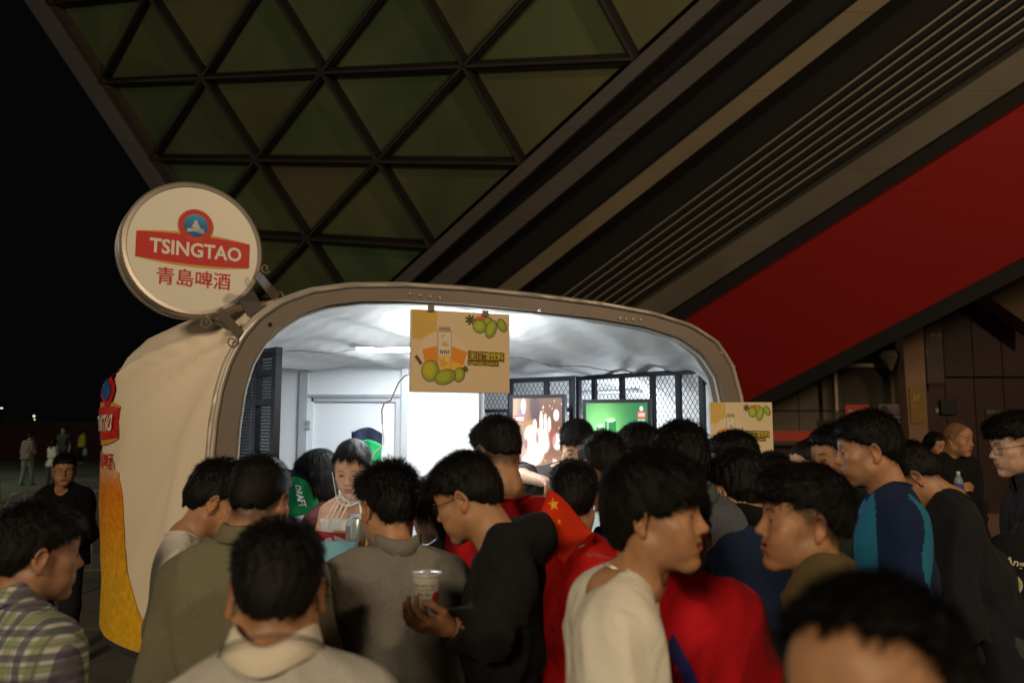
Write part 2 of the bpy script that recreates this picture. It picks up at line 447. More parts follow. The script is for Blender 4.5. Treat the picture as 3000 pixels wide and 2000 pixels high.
def head_tint(V, female=False, smile=False, fade=0.0, brow=1.0, shadow=0.0):
    T = np.ones((len(V), 3), np.float32); x, y, z = np.abs(V[:, 0]), V[:, 1], V[:, 2]
    def blend(mask, col):
        nonlocal T
        m = np.clip(mask, 0, 1)[:, None]; T = T * (1 - m) + np.asarray(col, np.float32) * T * m
    sm = lambda v, a, b: np.clip((v - a) / (b - a), 0, 1)
    fr = sm(y, .03, .06)
    blend(fr * sm(1 - ((x / .03) ** 2 + ((z + .01) / .03) ** 2), 0, .6) * .25, (1.02, .86, .82))
    blend(fr * sm(1 - (((x - .045) / .03) ** 2 + ((z + .035) / .03) ** 2), 0, .7) * .35, (1.03, .86, .82))
    mw = .030 if smile else .0225
    blend(sm(y, .078, .084) * sm(1 - ((x / mw) ** 2 + ((z + .0635) / .0115) ** 2), 0, .25), (.80, .50, .50) if not female else (.85, .36, .38))
    if not smile: blend(sm(y, .078, .084) * sm(1 - ((x / mw) ** 2 + ((z + .0635) / .0025) ** 2), 0, .5), (.35, .25, .25))
    bz = .0195 + .004 * np.sin(np.clip((x - .012) / .035, 0, 1) * math.pi)
    blend(sm(y, .04, .05) * sm(x, .010, .014) * sm(.047 - x, 0, .006) * sm(.0042 - np.abs(z - bz), 0, .0022) * brow, (.10, .09, .09))
    blend(sm(y, .06, .07) * sm(1 - (((x - .030) / .0165) ** 2 + ((z + .0005) / .0042) ** 2), 0, .4), (.25, .2, .2))
    if smile: blend(sm(y, .045, .055) * sm(np.interp(x, [0, .015, .031], [.0885, .0840, .0720]) - y, 0, .002) * sm(.031 - x, 0, .002) * sm(.008 - np.abs(z + .063), 0, .002), (.35, .14, .13))
    if fade:   # cropped hair on the skin around the hairline
        hz = np.interp(y, [-.09, -.05, -.01, .012, .03, .05, .075], [-.075, -.055, -.004, -.012, .012, .05, .062])
        blend(sm(z - hz, -.006, .016) * sm(.075 - y, 0, .01) * fade, (.16, .15, .15))
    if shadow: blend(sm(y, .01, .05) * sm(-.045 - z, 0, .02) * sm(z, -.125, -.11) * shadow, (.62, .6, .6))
    ear = sm(x, .074, .080) * sm(.03 - np.abs(y + .008), 0, .01)
    blend(ear * .6, (1.05, .80, .74))
    return T
HEADS = {}
def get_head(kind, lod):
    key = (kind, lod)
    if key not in HEADS:
        kw = dict(female=kind.startswith('f'), smile='smile' in kind, full=1.0 if 'full' in kind else 0.0)
        HEADS[key] = head_field((.0031, .0046, .0075)[lod], **kw).mesh() + (kw,)
    return HEADS[key]
def uv_ball(c, r, n=14, m=10):
    V = [(0, 0, 1)] ; Q = []
    V = []
    for i in range(m + 1):
        t = math.pi * i / m
        for k in range(n):
            a = 2 * math.pi * k / n; V.append((math.sin(t) * math.cos(a), math.cos(t), math.sin(t) * math.sin(a)))
    for i in range(m):
        for k in range(n): Q.append((i * n + k, i * n + (k + 1) % n, (i + 1) * n + (k + 1) % n, (i + 1) * n + k))
    U = np.array(V); return U * r + np.asarray(c), np.array(Q), U

# ------------------------------------------------------------------ hands (right hand: wrist at the origin, fingers +Y, palm -Z, thumb -X)
def hand_field(h, curl, spread=.0, point=False):
    F = Field((-.085, -.04, -.12), (.07, .21, .05), h)
    F.cone((0, -.03, 0), (0, .012, 0), .024, .024)
    for i, xx in enumerate((-.027, -.009, .009, .026)):
        F.cone((xx * .45, .012, 0), (xx, .082 - abs(i - 1.3) * .004, .001), .0145, .0110, .014)
    F.ell((-.022, .040, -.010), (.014, .028, .011), .012)
    for i, (xx, L) in enumerate(((-.028, .072), (-.009, .080), (.010, .075), (.027, .060))):
        p = np.array([xx, .084 - abs(i - 1.3) * .004, .001]); a = 0.0; sx = (i - 1.5) * spread
        cc = curl * (1 if not (point and i == 0) else .15)
        for sgi, fr in enumerate((.46, .31, .25)):
            a += cc * (.75, 1.0, .8)[sgi]
            q = p + L * fr * np.array([sx, math.cos(a), -math.sin(a)])
            F.cone(p, q, (.0092, .0083, .0074)[sgi], (.0083, .0074, .0064)[sgi], .004)
            p = q
    a = curl * .5
    t0 = np.array([-.018, .018, -.008]); t1 = np.array([-.044, .045, -.018 - .01 * a]); t2 = t1 + np.array([-.010 + .02 * a, .030, -.010 - .008 * a]); t3 = t2 + np.array([.002 + .018 * a, .022, -.006])
    F.cone(t0, t1, .014, .0110, .012).cone(t1, t2, .0105, .0090, .003).cone(t2, t3, .0090, .0070, .003)
    return F
HANDS = {}
def get_hand(style, lod):
    key = (style, lod)
    if key not in HANDS:
        curl = {'relaxed': .38, 'grip': .95, 'flat': .12, 'hold': .62, 'point': .8}[style]
        HANDS[key] = hand_field((.0026, .0045, .008)[lod], curl, .10 if style in ('relaxed', 'hold') else 0, style == 'point').mesh()
    return HANDS[key]
def place_hand(W, d, palm, side, style, lod, scale=1.0):
    V, Q = get_hand(style, lod)
    V = V.copy() * scale
    if side < 0: V[:, 0] *= -1; Q = Q[:, ::-1]
    y = d / np.linalg.norm(d); z = -np.asarray(palm, float); z = z - y * np.dot(z, y)
    if np.linalg.norm(z) < 1e-3: z = np.array([0, 0, 1.0])
    z /= np.linalg.norm(z); x = np.cross(y, z)
    return V @ np.stack([x, y, z]) + W, Q

# ------------------------------------------------------------------ hair
def hair_mesh(style, lod=1):
    S = dict(top=.020, side=.010, front=.062, temple=.045, ear=.012, back=-.060, noise=.003, blades=7500, L=.026, lift=.45, grav=.2, seed=3, w=.0009, whorl=(0, -.055, .11), extra=None, xs=1.0)
    S.update(HAIR[style])
    h = .0048 if lod < 2 else .008
    ext = .34 if S['extra'] in ('long', 'bob', 'tail') else 0
    F = Field((-.125, -.16, -.13 - ext), (.125, .145, .165), h)
    X, Y, Z = np.meshgrid(*F.ax, indexing='ij')
    c, r = CRAN
    p = [X / S['xs'] - c[0], Y - c[1], Z - c[2]]
    k0 = np.sqrt(sum((p[i] / r[i]) ** 2 for i in range(3))) + 1e-6; k1 = np.sqrt(sum((p[i] / r[i] ** 2) ** 2 for i in range(3))) + 1e-6
    d = k0 * (k0 - 1) / k1
    # nape
    a = np.array([0, -.052, -.02]); b = np.array([0, -.048, -.075])
    t = np.clip((Z - a[2]) / (b[2] - a[2]), 0, 1)
    dn = np.sqrt(X ** 2 + (Y - (a[1] + (b[1] - a[1]) * t)) ** 2 + (Z - (a[2] + (b[2] - a[2]) * t)) ** 2) - (.050 - .004 * t)
    hh = np.clip(.03 - np.abs(d - dn), 0, None) / .03; d = np.minimum(d, dn) - hh * hh * .03 * .25
    # forehead bulge under the fringe
    df = np.sqrt((X / .058) ** 2 + ((Y - .052) / .040) ** 2 + ((Z - .045) / .045) ** 2); df = (df - 1) * .04
    hh = np.clip(.03 - np.abs(d - df), 0, None) / .03; d = np.minimum(d, df) - hh * hh * .03 * .25
    up = np.clip((Z - .03) / .07, 0, 1); up = up * up * (3 - 2 * up)
    bk = np.clip((-.04 - Y) / .05, 0, 1)
    th = S['side'] + (S['top'] - S['side']) * np.maximum(up, bk * .45 * np.clip((Z + .03) / .05, 0, 1)) + S.get('quiff', 0) * np.clip((Y - .02) / .06, 0, 1) * up
    th = th * np.clip((Z - (S['back'] - .01)) / .05, .25, 1)
    ang = np.arctan2(X, Y + .05)
    nz = np.sin(ang * 17 + 3 * np.sin(Z * 40) + S['seed']) * .6 + np.sin(ang * 31 + Z * 60 + 2 * np.sin(Y * 50)) * .4 + np.sin(X * 90 + Y * 70 + S['seed']) * np.sin(Z * 85 + Y * 60) * .7
    d = d - th + S['noise'] * .45 * nz
    hl = np.interp(Y, [-.10, -.06, -.030, -.005, .014, .034, .052, .078], [S['back'], S['back'] + .004, S.get('behind', -.03), S['ear'], S['ear'] + .004, S['temple'] - .012, S['temple'], S['front']])
    hl = hl + .004 * np.sin(X * 160 + S['seed']) + .003 * np.sin(X * 390)
    if S.get('swoop'): hl = hl + S['swoop'] * X
    D = np.maximum(d, hl - Z)
    D = np.maximum(D, .5 * (-(d + th + .008)))
    F.D = D.astype(np.float32)
    if S['extra'] == 'long' or S['extra'] == 'bob':
        z1 = -.30 if S['extra'] == 'long' else -.12
        for s in (-1, 1):
            F.cone((s * .070, -.025, .03), (s * .066, -.045, z1 * .6), .024, .024, .03); F.cone((s * .066, -.045, z1 * .6), (s * .05, -.055, z1), .026, .012, .02)
        F.cone((0, -.080, .02), (0, -.088, z1 * .7), .05, .040, .03); F.cone((0, -.088, z1 * .7), (0, -.08, z1), .042, .02, .02)
        F.cone((-.05, -.07, -.02), (-.045, -.075, z1 * .9), .036, .018, .03); F.cone((.05, -.07, -.02), (.045, -.075, z1 * .9), .036, .018, .03)
    if S['extra'] == 'tail':
        F.ell((0, -.13, .03), (.022, .022, .022), .015); F.cone((0, -.14, .02), (0, -.135, -.16), .024, .010, .02)
    V, Q = F.mesh()
    r_ = np.random.default_rng(S['seed']); N_ = vnormals(V, Q)
    nb = int(S['blades'] * 1.45) if lod < 2 else 0
    if nb:
        out = N_[:, 2] + 1.2
        ok = np.where((V[:, 2] > -9))[0]
        ii = r_.choice(ok, nb); P = V[ii] + r_.normal(0, .0015, (nb, 3)); n = N_[ii]
        wv = P - np.array(S['whorl']); g = np.array([0, 0, -1.0])
        f = wv / (np.linalg.norm(wv, axis=1, keepdims=True) + 1e-6) * (1 - S['grav']) + g * S['grav'] * 1.6
        if S.get('fwd'): f = f + np.array([0, S['fwd'], 0])
        f = f - n * (f * n).sum(1, keepdims=True); f /= np.linalg.norm(f, axis=1, keepdims=True) + 1e-6
        lo = S['lift'] * (0.18 + np.clip((P[:, 2] - .03) / .08, 0, 1))[:, None]
        dr = f + n * lo + r_.normal(0, S.get('jit', .22), (nb, 3)); dr /= np.linalg.norm(dr, axis=1, keepdims=True)
        L = S['L'] * r_.uniform(.5, 1.15, nb)[:, None] * np.clip(.25 + (P[:, 2:3] + .02) / .10, .38 if not ext else 1, 1)
        p0 = P - n * .004; p1 = p0 + dr * L * .5; d2 = dr + g * .3 * S['grav'] + r_.normal(0, .1, (nb, 3)); d2 /= np.linalg.norm(d2, axis=1, keepdims=True); p2 = p1 + d2 * L * .5
        wd = np.cross(dr, n + r_.normal(0, .4, (nb, 3))); wd /= np.linalg.norm(wd, axis=1, keepdims=True) + 1e-6; w = S['w']
        B = np.stack([p0 - wd * w, p0 + wd * w, p1 - wd * w * .8, p1 + wd * w * .8, p2 - wd * w * .12, p2 + wd * w * .12], 1).reshape(-1, 3)
        k = np.arange(nb)[:, None] * 6 + len(V)
        BQ = np.concatenate([k + np.array([[0, 1, 3, 2]]), k + np.array([[2, 3, 5, 4]])])
        V = np.concatenate([V, B]); Q = np.concatenate([Q, BQ])
    return np_mesh('hair', V, Q)
HAIR = {
    'recede': dict(top=.014, side=.008, noise=.003, L=.026, lift=.5, front=.088, temple=.078, back=-.06, seed=41),
    'round': dict(top=.012, side=.004, noise=.001, L=.014, lift=.85, jit=.3, back=-.035, ear=.016, behind=-.008, blades=8500, w=.0008, seed=17),
    'crop': dict(top=.014, side=.004, noise=.003, L=.020, lift=.75, jit=.3, back=-.040, ear=.016, behind=-.008),
    'buzz': dict(top=.0045, side=.001, noise=.001, L=.009, lift=.9, front=.058, back=-.03, blades=9500, w=.0007, ear=.022, behind=-.005),
    'shaved': dict(top=.002), 'thick': dict(top=.017, side=.007, noise=.003, L=.024, lift=.5, back=-.046, front=.056, ear=.016, behind=-.012, fwd=.15, blades=8500),
    'spiky': dict(top=.019, side=.005, noise=.005, L=.030, lift=.95, jit=.35, back=-.045, ear=.016, behind=-.006, quiff=.006, seed=11, blades=8500),
    'bowl': dict(top=.024, side=.013, noise=.003, L=.036, lift=.2, grav=.45, front=.030, temple=.018, ear=.008, back=-.070, behind=-.030, fwd=.45, seed=5, blades=9500),
    'undercut': dict(top=.019, side=.005, noise=.003, L=.032, lift=.25, grav=.3, front=.050, temple=.048, ear=.030, behind=.004, back=-.026, fwd=.5, seed=8, quiff=.006, blades=8500),
    'fade': dict(top=.018, side=.003, noise=.0025, L=.020, lift=.7, front=.060, ear=.035, behind=.012, back=-.02, seed=9, blades=5500),
    'curly': dict(top=.021, side=.010, noise=.0075, L=.018, lift=1.0, jit=.7, back=-.055, seed=21, blades=8000),
    'wavy': dict(top=.020, side=.009, noise=.006, L=.026, lift=.5, jit=.45, back=-.055, front=.045, seed=31, blades=9500),
    'thin': dict(top=.003, side=.002, noise=.0012, L=.010, lift=.6, front=.082, temple=.070, back=-.04, blades=2500, w=.0006, ear=.02),
    'long': dict(top=.014, side=.012, noise=.003, L=.09, lift=.06, grav=.85, front=.058, temple=.0, ear=-.04, behind=-.06, back=-.09, extra='long', jit=.06, blades=6000, seed=12, w=.001),
    'bob': dict(top=.016, side=.014, noise=.003, L=.06, lift=.08, grav=.8, front=.052, temple=.01, ear=-.03, behind=-.06, back=-.09, extra='bob', jit=.08, blades=6000, seed=13, w=.001),
    'tail': dict(top=.010, side=.006, noise=.002, L=.035, lift=.08, grav=.3, front=.078, temple=.046, ear=.008, behind=-.02, back=-.06, extra='tail', jit=.08, blades=5500, seed=14, w=.0009, swoop=.1, fwd=.1),
    'cap': dict(top=.020, side=.016, noise=.0008, L=.008, lift=.1, front=.036, temple=.026, ear=.01, back=-.01, behind=.0, blades=1500, jit=.1),
}
HAIRM = {}
def get_hair(style, lod):
    k = (style, 2 if lod == 2 else 1)
    if k not in HAIRM: HAIRM[k] = hair_mesh(style, k[1]); HAIRM[k].materials.append(MAT_HAIR)
    return HAIRM[k]
MAT_HAIR = M('black_hair', (.0055, .005, .0048), rough=.40, var=.45, scale=60, spec=.16, bump=.9, bscale=420)
MAT_EYEMOIST = None
SKIN = {}
def skin_mat(tone):
    if tone not in SKIN:
        base = {'light': (.56, .35, .235), 'mid': (.39, .20, .10), 'tan': (.30, .155, .085), 'pale': (.60, .42, .33)}[tone]
        SKIN[tone] = tint_mat('skin_' + tone, base, rough=.50, noise=.13, nscale=28, bump=.30, bscale=330, sss=.08)
    return SKIN[tone]

ARMS = {  # elbow and wrist from the shoulder: (outward, forward, up), hand style
    'down': ((.055, -.03, -.29), (.05, .05, -.53), 'relaxed', (-1, 0, 0)),
    'front': ((.06, .0, -.28), (-.07, .22, -.30), 'hold', (-.5, 0, -1)),
    'counter': ((.08, .10, -.26), (.0, .33, -.24), 'relaxed', (0, 0, -1)),
    'phone': ((.05, .06, -.27), (-.10, .25, -.13), 'grip', (-.3, .6, .2)),
    'out': ((.12, .10, -.23), (.16, .34, -.20), 'relaxed', (0, 0, -1)),
    'swing': ((.06, -.10, -.27), (.05, .02, -.50), 'relaxed', (-1, 0, 0)),
}
PEOPLE = {}
def person(key, px, top, d, hyaw, pitch, byaw, hair, label, skin='mid', head='m', lod=1, roll=0, z0=0.0, sh=.162, bulk=1.0, lean=.0,
           arms=('front', 'front'), shirt=None, pants=(.03, .032, .04), shoes=(.02, .02, .02), group='people crowding around the beer kiosk', fade=0.0,
           brow=1.0, shadow=0.0, hs=1.0, stride=0.0, extra=None, shift=(0, 0), neckl=0.0, fwd=0.0):
    female = head.startswith('f')
    C = at(px, top, d) - np.array([0, 0, (.122 + HAIR[hair]['top'] * .9) * hs])
    hy, by = math.radians(hyaw), math.radians(byaw)
    RH = Rz(-hy) @ Rx(-math.radians(pitch)) @ Ry(math.radians(roll))
    f = np.array([math.sin(by), math.cos(by), 0.0]); r = np.array([math.cos(by), -math.sin(by), 0.0]); u = np.array([0, 0, 1.0])
    hv = lambda x, y, z: C + RH @ (np.array([x, y, z]) * hs)
    nb = hv(0, -.048, -.138) - u * neckl
    SC = nb - u * .026 - f * (.008 + fwd) + r * shift[0]
    HC = SC - u * (.47 - .25 * lean) - f * (.02 + lean * .9) + r * shift[1]
    base = np.array([HC[0], HC[1], z0])
    root = empty('person', tuple(base), label, 'person', group)
    armd = []
    for s, a in zip((-1, 1), arms):
        if a is None: continue
        spec = ARMS[a] if isinstance(a, str) else a
        if isinstance(a, dict):
            armd.append((s, SC + r * s * (sh - .02) - u * .064, a['E'], a['W'], a['hand'], np.array(a['palm'], float))); continue
        S = SC + r * s * (sh - .02) - u * .064
        bf = lambda v: S + r * s * v[0] + f * v[1] + u * v[2]
        E, W = bf(spec[0]), bf(spec[1]); pv = r * s * spec[3][0] + f * spec[3][1] + u * spec[3][2]
        armd.append((s, S, E, W, spec[2], pv))
    def legs_pts():
        out = []
        for s in (-1, 1):
            H = HC + r * s * .085 - u * .05; A = np.array([base[0], base[1], z0 + .085]) + r * s * .11 + f * s * stride
            K = (H + A) / 2 + f * (.03 + abs(stride) * .2); out.append((s, H, K, A))
        return out
    bw = bulk * .93
    def torso(F, inf):
        k = .07
        for s in (-1, 1):
            S = SC + r * s * (sh - .02) - u * .064
            F.cone(nb - u * .005 + r * s * .03, S + u * .004, .033 + inf * .35, .043 * bw + inf * .8, .05)
        F.cone(SC - u * .055 - r * .095 * bw, SC - u * .055 + r * .095 * bw, .070 * bw + inf * .8, .070 * bw + inf * .8, k)
        cy = f * .015
        F.cone(SC - u * .15 - r * .085 * bw + cy, SC - u * .15 + r * .085 * bw + cy, .092 * bw + inf, .092 * bw + inf, k)
        Mx = SC * .42 + HC * .58
        F.cone(Mx - r * .055 * bw + cy, Mx + r * .055 * bw + cy, .100 * bw + inf, .100 * bw + inf, k)
        F.cone(HC - r * .07, HC + r * .07, .108 * bw + inf, .108 * bw + inf, k)
        if female:
            for s in (-1, 1): F.ell(SC - u * .17 + r * s * .065 + f * .105, (.055 + inf, .055 + inf, .055 + inf), .04)
    lo = np.min([SC - .36, HC - .26] + [np.minimum(a[2], a[3]) - .12 for a in armd], 0)
    hi = np.max([SC + .36, HC + .26] + [np.maximum(a[2], a[3]) + .12 for a in armd], 0)
    # --- body: one continuous figure
    bh = (.013, .015, .022)[lod]
    lo2 = lo.copy(); lo2[2] = z0; hi2 = hi.copy(); hi2[2] = nb[2] + .1
    st = abs(stride) + .06; lo2[:2] = np.minimum(lo2[:2], base[:2] - .22 - st); hi2[:2] = np.maximum(hi2[:2], base[:2] + .22 + st)
    F = Field(lo2, hi2, bh)
    torso(F, -.020)
    F.cone(SC + u * .0, nb, .052, .050, .05); F.cone(nb, hv(0, -.028, -.085), .050, .047, .02)
    for (s, S, E, W, hsty, pv) in armd:
        F.cone(S, E, .042 * bw, .036 * bw, .04); F.cone(E, W, .037 * bw, .0255, .02)
        F.cone(W, W + (W - E) * .08, .0255, .024, .01)
    for (s, H, K, A) in legs_pts():
        F.cone(H, K, .080, .052, .05); F.cone(K, A, .050, .034, .03); F.cone(A, A + f * .08 - u * .045, .030, .022, .02)
    Vb, Qb = F.mesh(); parts = [(Vb, Qb, np.ones((len(Vb), 3)))]
    Vh, Qh, kw = get_head(head, lod)
    T = head_tint(Vh, kw['female'], kw['smile'], fade, brow, shadow)
    parts.append(((Vh * hs) @ RH.T + C, Qh, T))
    if lod == 0 or abs(hyaw) > 50:
        for s in (-1, 1):
            Ve, Qe, U = uv_ball((s * .0305, .0755, -.001), .0125)
            te = np.where((U[:, 1] > .93)[:, None], (.02, .016, .015), np.where((U[:, 1] > .80)[:, None], (.09, .05, .035), (.85, 1.1, 1.25)))
            parts.append(((Ve * hs) @ RH.T + C, Qe, te))
    if kw['smile']:
        Ve, Qe = teeth_strip(); parts.append(((Ve * hs) @ RH.T + C, Qe, np.tile([1.5, 2.5, 3.9], (len(Ve), 1))))
    hl = lod
    for (s, S, E, W, hsty, pv) in armd:
        Vd, Qd = place_hand(W + (W - E) * .04, W - E, pv, s, hsty, min(hl, 2), 1.0 if not female else .9)
        parts.append((Vd, Qd, np.ones((len(Vd), 3)) * np.array([1.02, .97, .95])))
    Vs, Qs, Ts, o = [], [], [], 0
    for (v, q, t) in parts: Vs.append(v); Qs.append(q + o); Ts.append(t); o += len(v)
    body = link('body', np_mesh('body', local(root, np.concatenate(Vs)), np.concatenate(Qs), np.concatenate(Ts)), root, [skin_mat(skin)])
    # --- hair
    if hair != 'shaved':
        ho = bpy.data.objects.new('hair' if hair != 'cap' else 'cap', get_hair(hair, lod)); COL.objects.link(ho); ho.parent = root
        ho.matrix_local = Matrix.Translation(Vector(C - base)) @ Matrix(RH.tolist()).to_4x4() @ Matrix.Scale(hs, 4)
    # --- trousers
    ph = (.014, .017, .024)[lod]
    F = Field((lo2[0], lo2[1], z0), (hi2[0], hi2[1], HC[2] + .16), ph)
    F.cone(HC - r * .068, HC + r * .068, .118 * bw, .118 * bw, .05)
    for (s, H, K, A) in legs_pts():
        F.cone(H, K, .098 * bw, .070, .05); F.cone(K, A - u * .02, .070, .058, .03)
    g = np.meshgrid(*F.ax, indexing='ij'); F.D += .006 * fold_noise(g, 5 + len(PEOPLE), 6, 8).astype(np.float32)
    F.D = np.maximum(F.D, (g[2] - (HC[2] + .10))); F.D = np.maximum(F.D, z0 + .045 - g[2])
    Vp, Qp = F.mesh(); nm = 'trousers'
    link(nm, np_mesh(nm, local(root, Vp), Qp), root, [fabric_cached('trousers', pants)])
    for (s, H, K, A) in legs_pts():
        so = bpy.data.objects.new('shoe', get_shoe(shoes)); COL.objects.link(so); so.parent = root
        so.location = Vector(A - u * .085 - base); so.rotation_euler = (0, 0, -by)
    # --- shirt
    sp = dict(kind='tee', col=(.5, .5, .5), inf=.016, hem=.10, sleeve=.72, mat=None, amp=.012, neck=.060, collar=None, name='shirt', drop=0.0, half=None)
    sp.update(shirt or {})
    inf = sp['inf']; h = (.0085, .0105, .018)[lod]
    lo3 = lo.copy(); lo3[2] = min(HC[2] - sp['hem'] - .06, min([a[3][2] for a in armd] + [9]) - .08 if sp['sleeve'] > 1 else 9); lo3[2] = min(lo3[2], HC[2] - sp['hem'] - .06)
    hi3 = hi.copy(); hi3[2] = max(nb[2] + .10, hi[2] if sp['sleeve'] > 1 else 0)
    F = Field(lo3, hi3, h)
    torso(F, inf)
    F.cone(HC - u * sp['hem'] - r * .075, HC - u * sp['hem'] + r * .075, .120 * bw + inf, .120 * bw + inf, .06)
    if sp.get('hood'):
        for a0, a1 in ((-100, -60), (-60, -20), (-20, 20), (20, 60), (60, 100)):
            q = lambda a: SC + u * (.055 - .02 * abs(a) / 100) + (-f * math.cos(math.radians(a)) * .085 + r * math.sin(math.radians(a)) * .085)
            F.cone(q(a0), q(a1), .030, .030, .04)
        F.ell(SC - f * .075 + u * .005, (.06, .055, .055), .05)
    g = np.meshgrid(*F.ax, indexing='ij')
    seed = sum(ord(c) for c in key)
    F.D = np.maximum(F.D, (HC[2] - sp['hem']) - g[2])
    for (s, S, E, W, hsty, pv) in armd:
        sl = sp['sleeve']
        if sl <= 0: continue
        if sl <= 1:
            En = S + (E - S) * sl
            F.cone(S, En, .045 * bw + inf, .044 * bw + inf * 1.5, .045)
            F.cone(En + (E - S) * .02, E + (E - S) * .3, .043 * bw, .043 * bw, 0, 'sub')
        else:
            F.cone(S, E, .045 * bw + inf, .042 * bw + inf, .045)
            Wn = E + (W - E) * (sl - 1)
            F.cone(E, Wn, .045 * bw + inf, .032 + inf * .8, .03)
            F.cone(Wn + (W - E) * .05, W + (W - E) * .4, .030, .030, 0, 'sub')
            ww = np.exp(-((g[0] - E[0]) ** 2 + (g[1] - E[1]) ** 2 + (g[2] - E[2]) ** 2) / .012)
            F.D += (.005 * ww * np.sin((g[2] + g[0] * .6) * 170 + 2 * np.sin(g[1] * 30))).astype(np.float32)
    n1 = fold_noise(g, seed, 5, 3.0)
    F.D += np.clip(sp['amp'] * (1.1 * n1 + 1.7 * (np.abs(fold_noise(g, seed + 7, 11, 4.5)) - .4)), -.03, .003 + inf * .25).astype(np.float32)
    zz = np.clip((SC[2] - .1 - g[2]) / .3, 0, 1)
    F.D += np.clip(sp['amp'] * .9 * zz * fold_noise(g, seed + 1, 13, 1.6), -.02, inf * .2).astype(np.float32)
    ax0 = nb + u * .004 + f * .014
    F.cone(ax0, C + (C - ax0) * .1, sp['neck'], sp['neck'] + .004, 0.004, 'sub')
    if sp.get('low'):      # low neckline at the front
        F.ell(SC + u * .02 + f * .09, (.06, .06, .06), .01, 'sub')
    if sp.get('cut'):      # bare shoulders: keep only what lies below a level
        F.D = np.maximum(F.D, g[2] - (SC[2] - sp['cut']))
    Vt, Qt = F.mesh()
    mats = [sp['mat'] or fabric_cached('cloth', sp['col'], heather=sp.get('heather', 0))]
    midx = None
    if sp.get('second') is not None:
        cen = Vt[Qt].mean(1); mats.append(fabric_cached('cloth', sp['second'])); midx = sp['mask'](cen, SC, r, f, u, armd, HC).astype(np.int32)
    garment = link(sp['name'], np_mesh(sp['name'], local(root, Vt), Qt, midx=midx), root, mats)
    if sp['collar']:
        make_collar(root, nb + f * .008, u + f * .22, f, r, sp, mats[0], Vt)
    P = dict(root=root, C=C, RH=RH, hv=hv, SC=SC, HC=HC, r=r, f=f, u=u, arms=armd, base=base, hs=hs)
    PEOPLE[key] = P
    if extra: extra(P)
    return P
def make_collar(root, c, axis, f, r, sp, m, Vt):
    kind = sp['collar']; axis = axis / np.linalg.norm(axis)
    R0 = sp['neck'] + .002
    prof = {'polo': [(0, -.012), (.002, .030), (.006, .036), (.012, .030), (.024, -.010), (.020, -.014), (.006, .022), (.004, -.012)],
            'stand': [(0, -.015), (.001, .030), (.004, .033), (.008, .028), (.010, -.015)],
            'rib': [(-.003, -.006), (-.003, .001), (.001, .003), (.012, .0025), (.014, -.006)],
            'high': [(0, -.02), (.004, .045), (.010, .050), (.016, .044), (.020, -.02)]}[kind]
    V = []; Fq = []; n = 40; gap = 18 if kind in ('polo', 'stand', 'high') else 0
    ff = f - axis * np.dot(f, axis); ff /= np.linalg.norm(ff); rr = np.cross(ff, axis)
    dirs = []
    for i in range(n + 1):
        a = math.radians(gap + (360 - 2 * gap) * i / n); dirs.append(ff * math.cos(a) + rr * math.sin(a))
    near = Vt[(np.hypot(Vt[:, 0] - c[0], Vt[:, 1] - c[1]) < R0 + .04) & (np.abs(Vt[:, 2] - c[2]) < .10)]
    base = []
    for dv in dirs:
        p = c + dv * (R0 + .010); d_ = np.hypot(near[:, 0] - p[0], near[:, 1] - p[1]); q = near[d_ < .015]
        base.append(np.percentile(q[:, 2], 75) if len(q) else np.nan)
    base = np.array(base); ok_ = ~np.isnan(base); base = np.interp(np.arange(n + 1), np.arange(n + 1)[ok_], base[ok_]) if ok_.any() else np.full(n + 1, c[2] - .01)
    for _ in range(6): base = np.convolve(np.r_[base[0], base, base[-1]], (.25, .5, .25), 'valid')
    for i in range(n + 1):
        a = math.radians(gap + (360 - 2 * gap) * i / n)
        dv = ff * math.cos(a) + rr * math.sin(a)
        cz = base[i] - c[2] + .002
        for (dr, dz) in prof:
            V.append(c + dv * (R0 + dr) + np.array([0, 0, cz]) - np.array([0, 0, dv[2]]) * R0 + axis * dz)
    k = len(prof)
    for i in range(n):
        for j in range(k): Fq.append((i * k + j, i * k + (j + 1) % k, (i + 1) * k + (j + 1) % k, (i + 1) * k + j))
    me = np_mesh('collar', local(root, V), Fq); link('collar', me, root, [sp.get('collar_mat') or m])
FAB = {}
def fabric_cached(n, col, heather=0.0):
    k = (tuple(col), heather)
    if k not in FAB: FAB[k] = fabric(n, col, heather=heather)
    return FAB[k]
SHOE = {}
def get_shoe(col):
    if col not in SHOE:
        F = Field((-.07, -.12, -.01), (.07, .24, .12), .009)
        F.ell((0, -.02, .045), (.042, .065, .050)).ell((0, .07, .030), (.046, .10, .036), .04).ell((0, .135, .022), (.042, .05, .026), .03).cone((0, -.01, .05), (0, -.01, .085), .042, .044, .02)
        g = np.meshgrid(*F.ax, indexing='ij'); F.D = np.maximum(F.D, .002 - g[2])
        V, Q = F.mesh(); me = np_mesh('shoe', V, Q); me.materials.append(M('shoe', col, rough=.5)); SHOE[col] = me
    return SHOE[col]
MAT_WIRE = M('spectacle_wire', (.03, .03, .035), rough=.3, metal=.6)
MAT_LENS = None
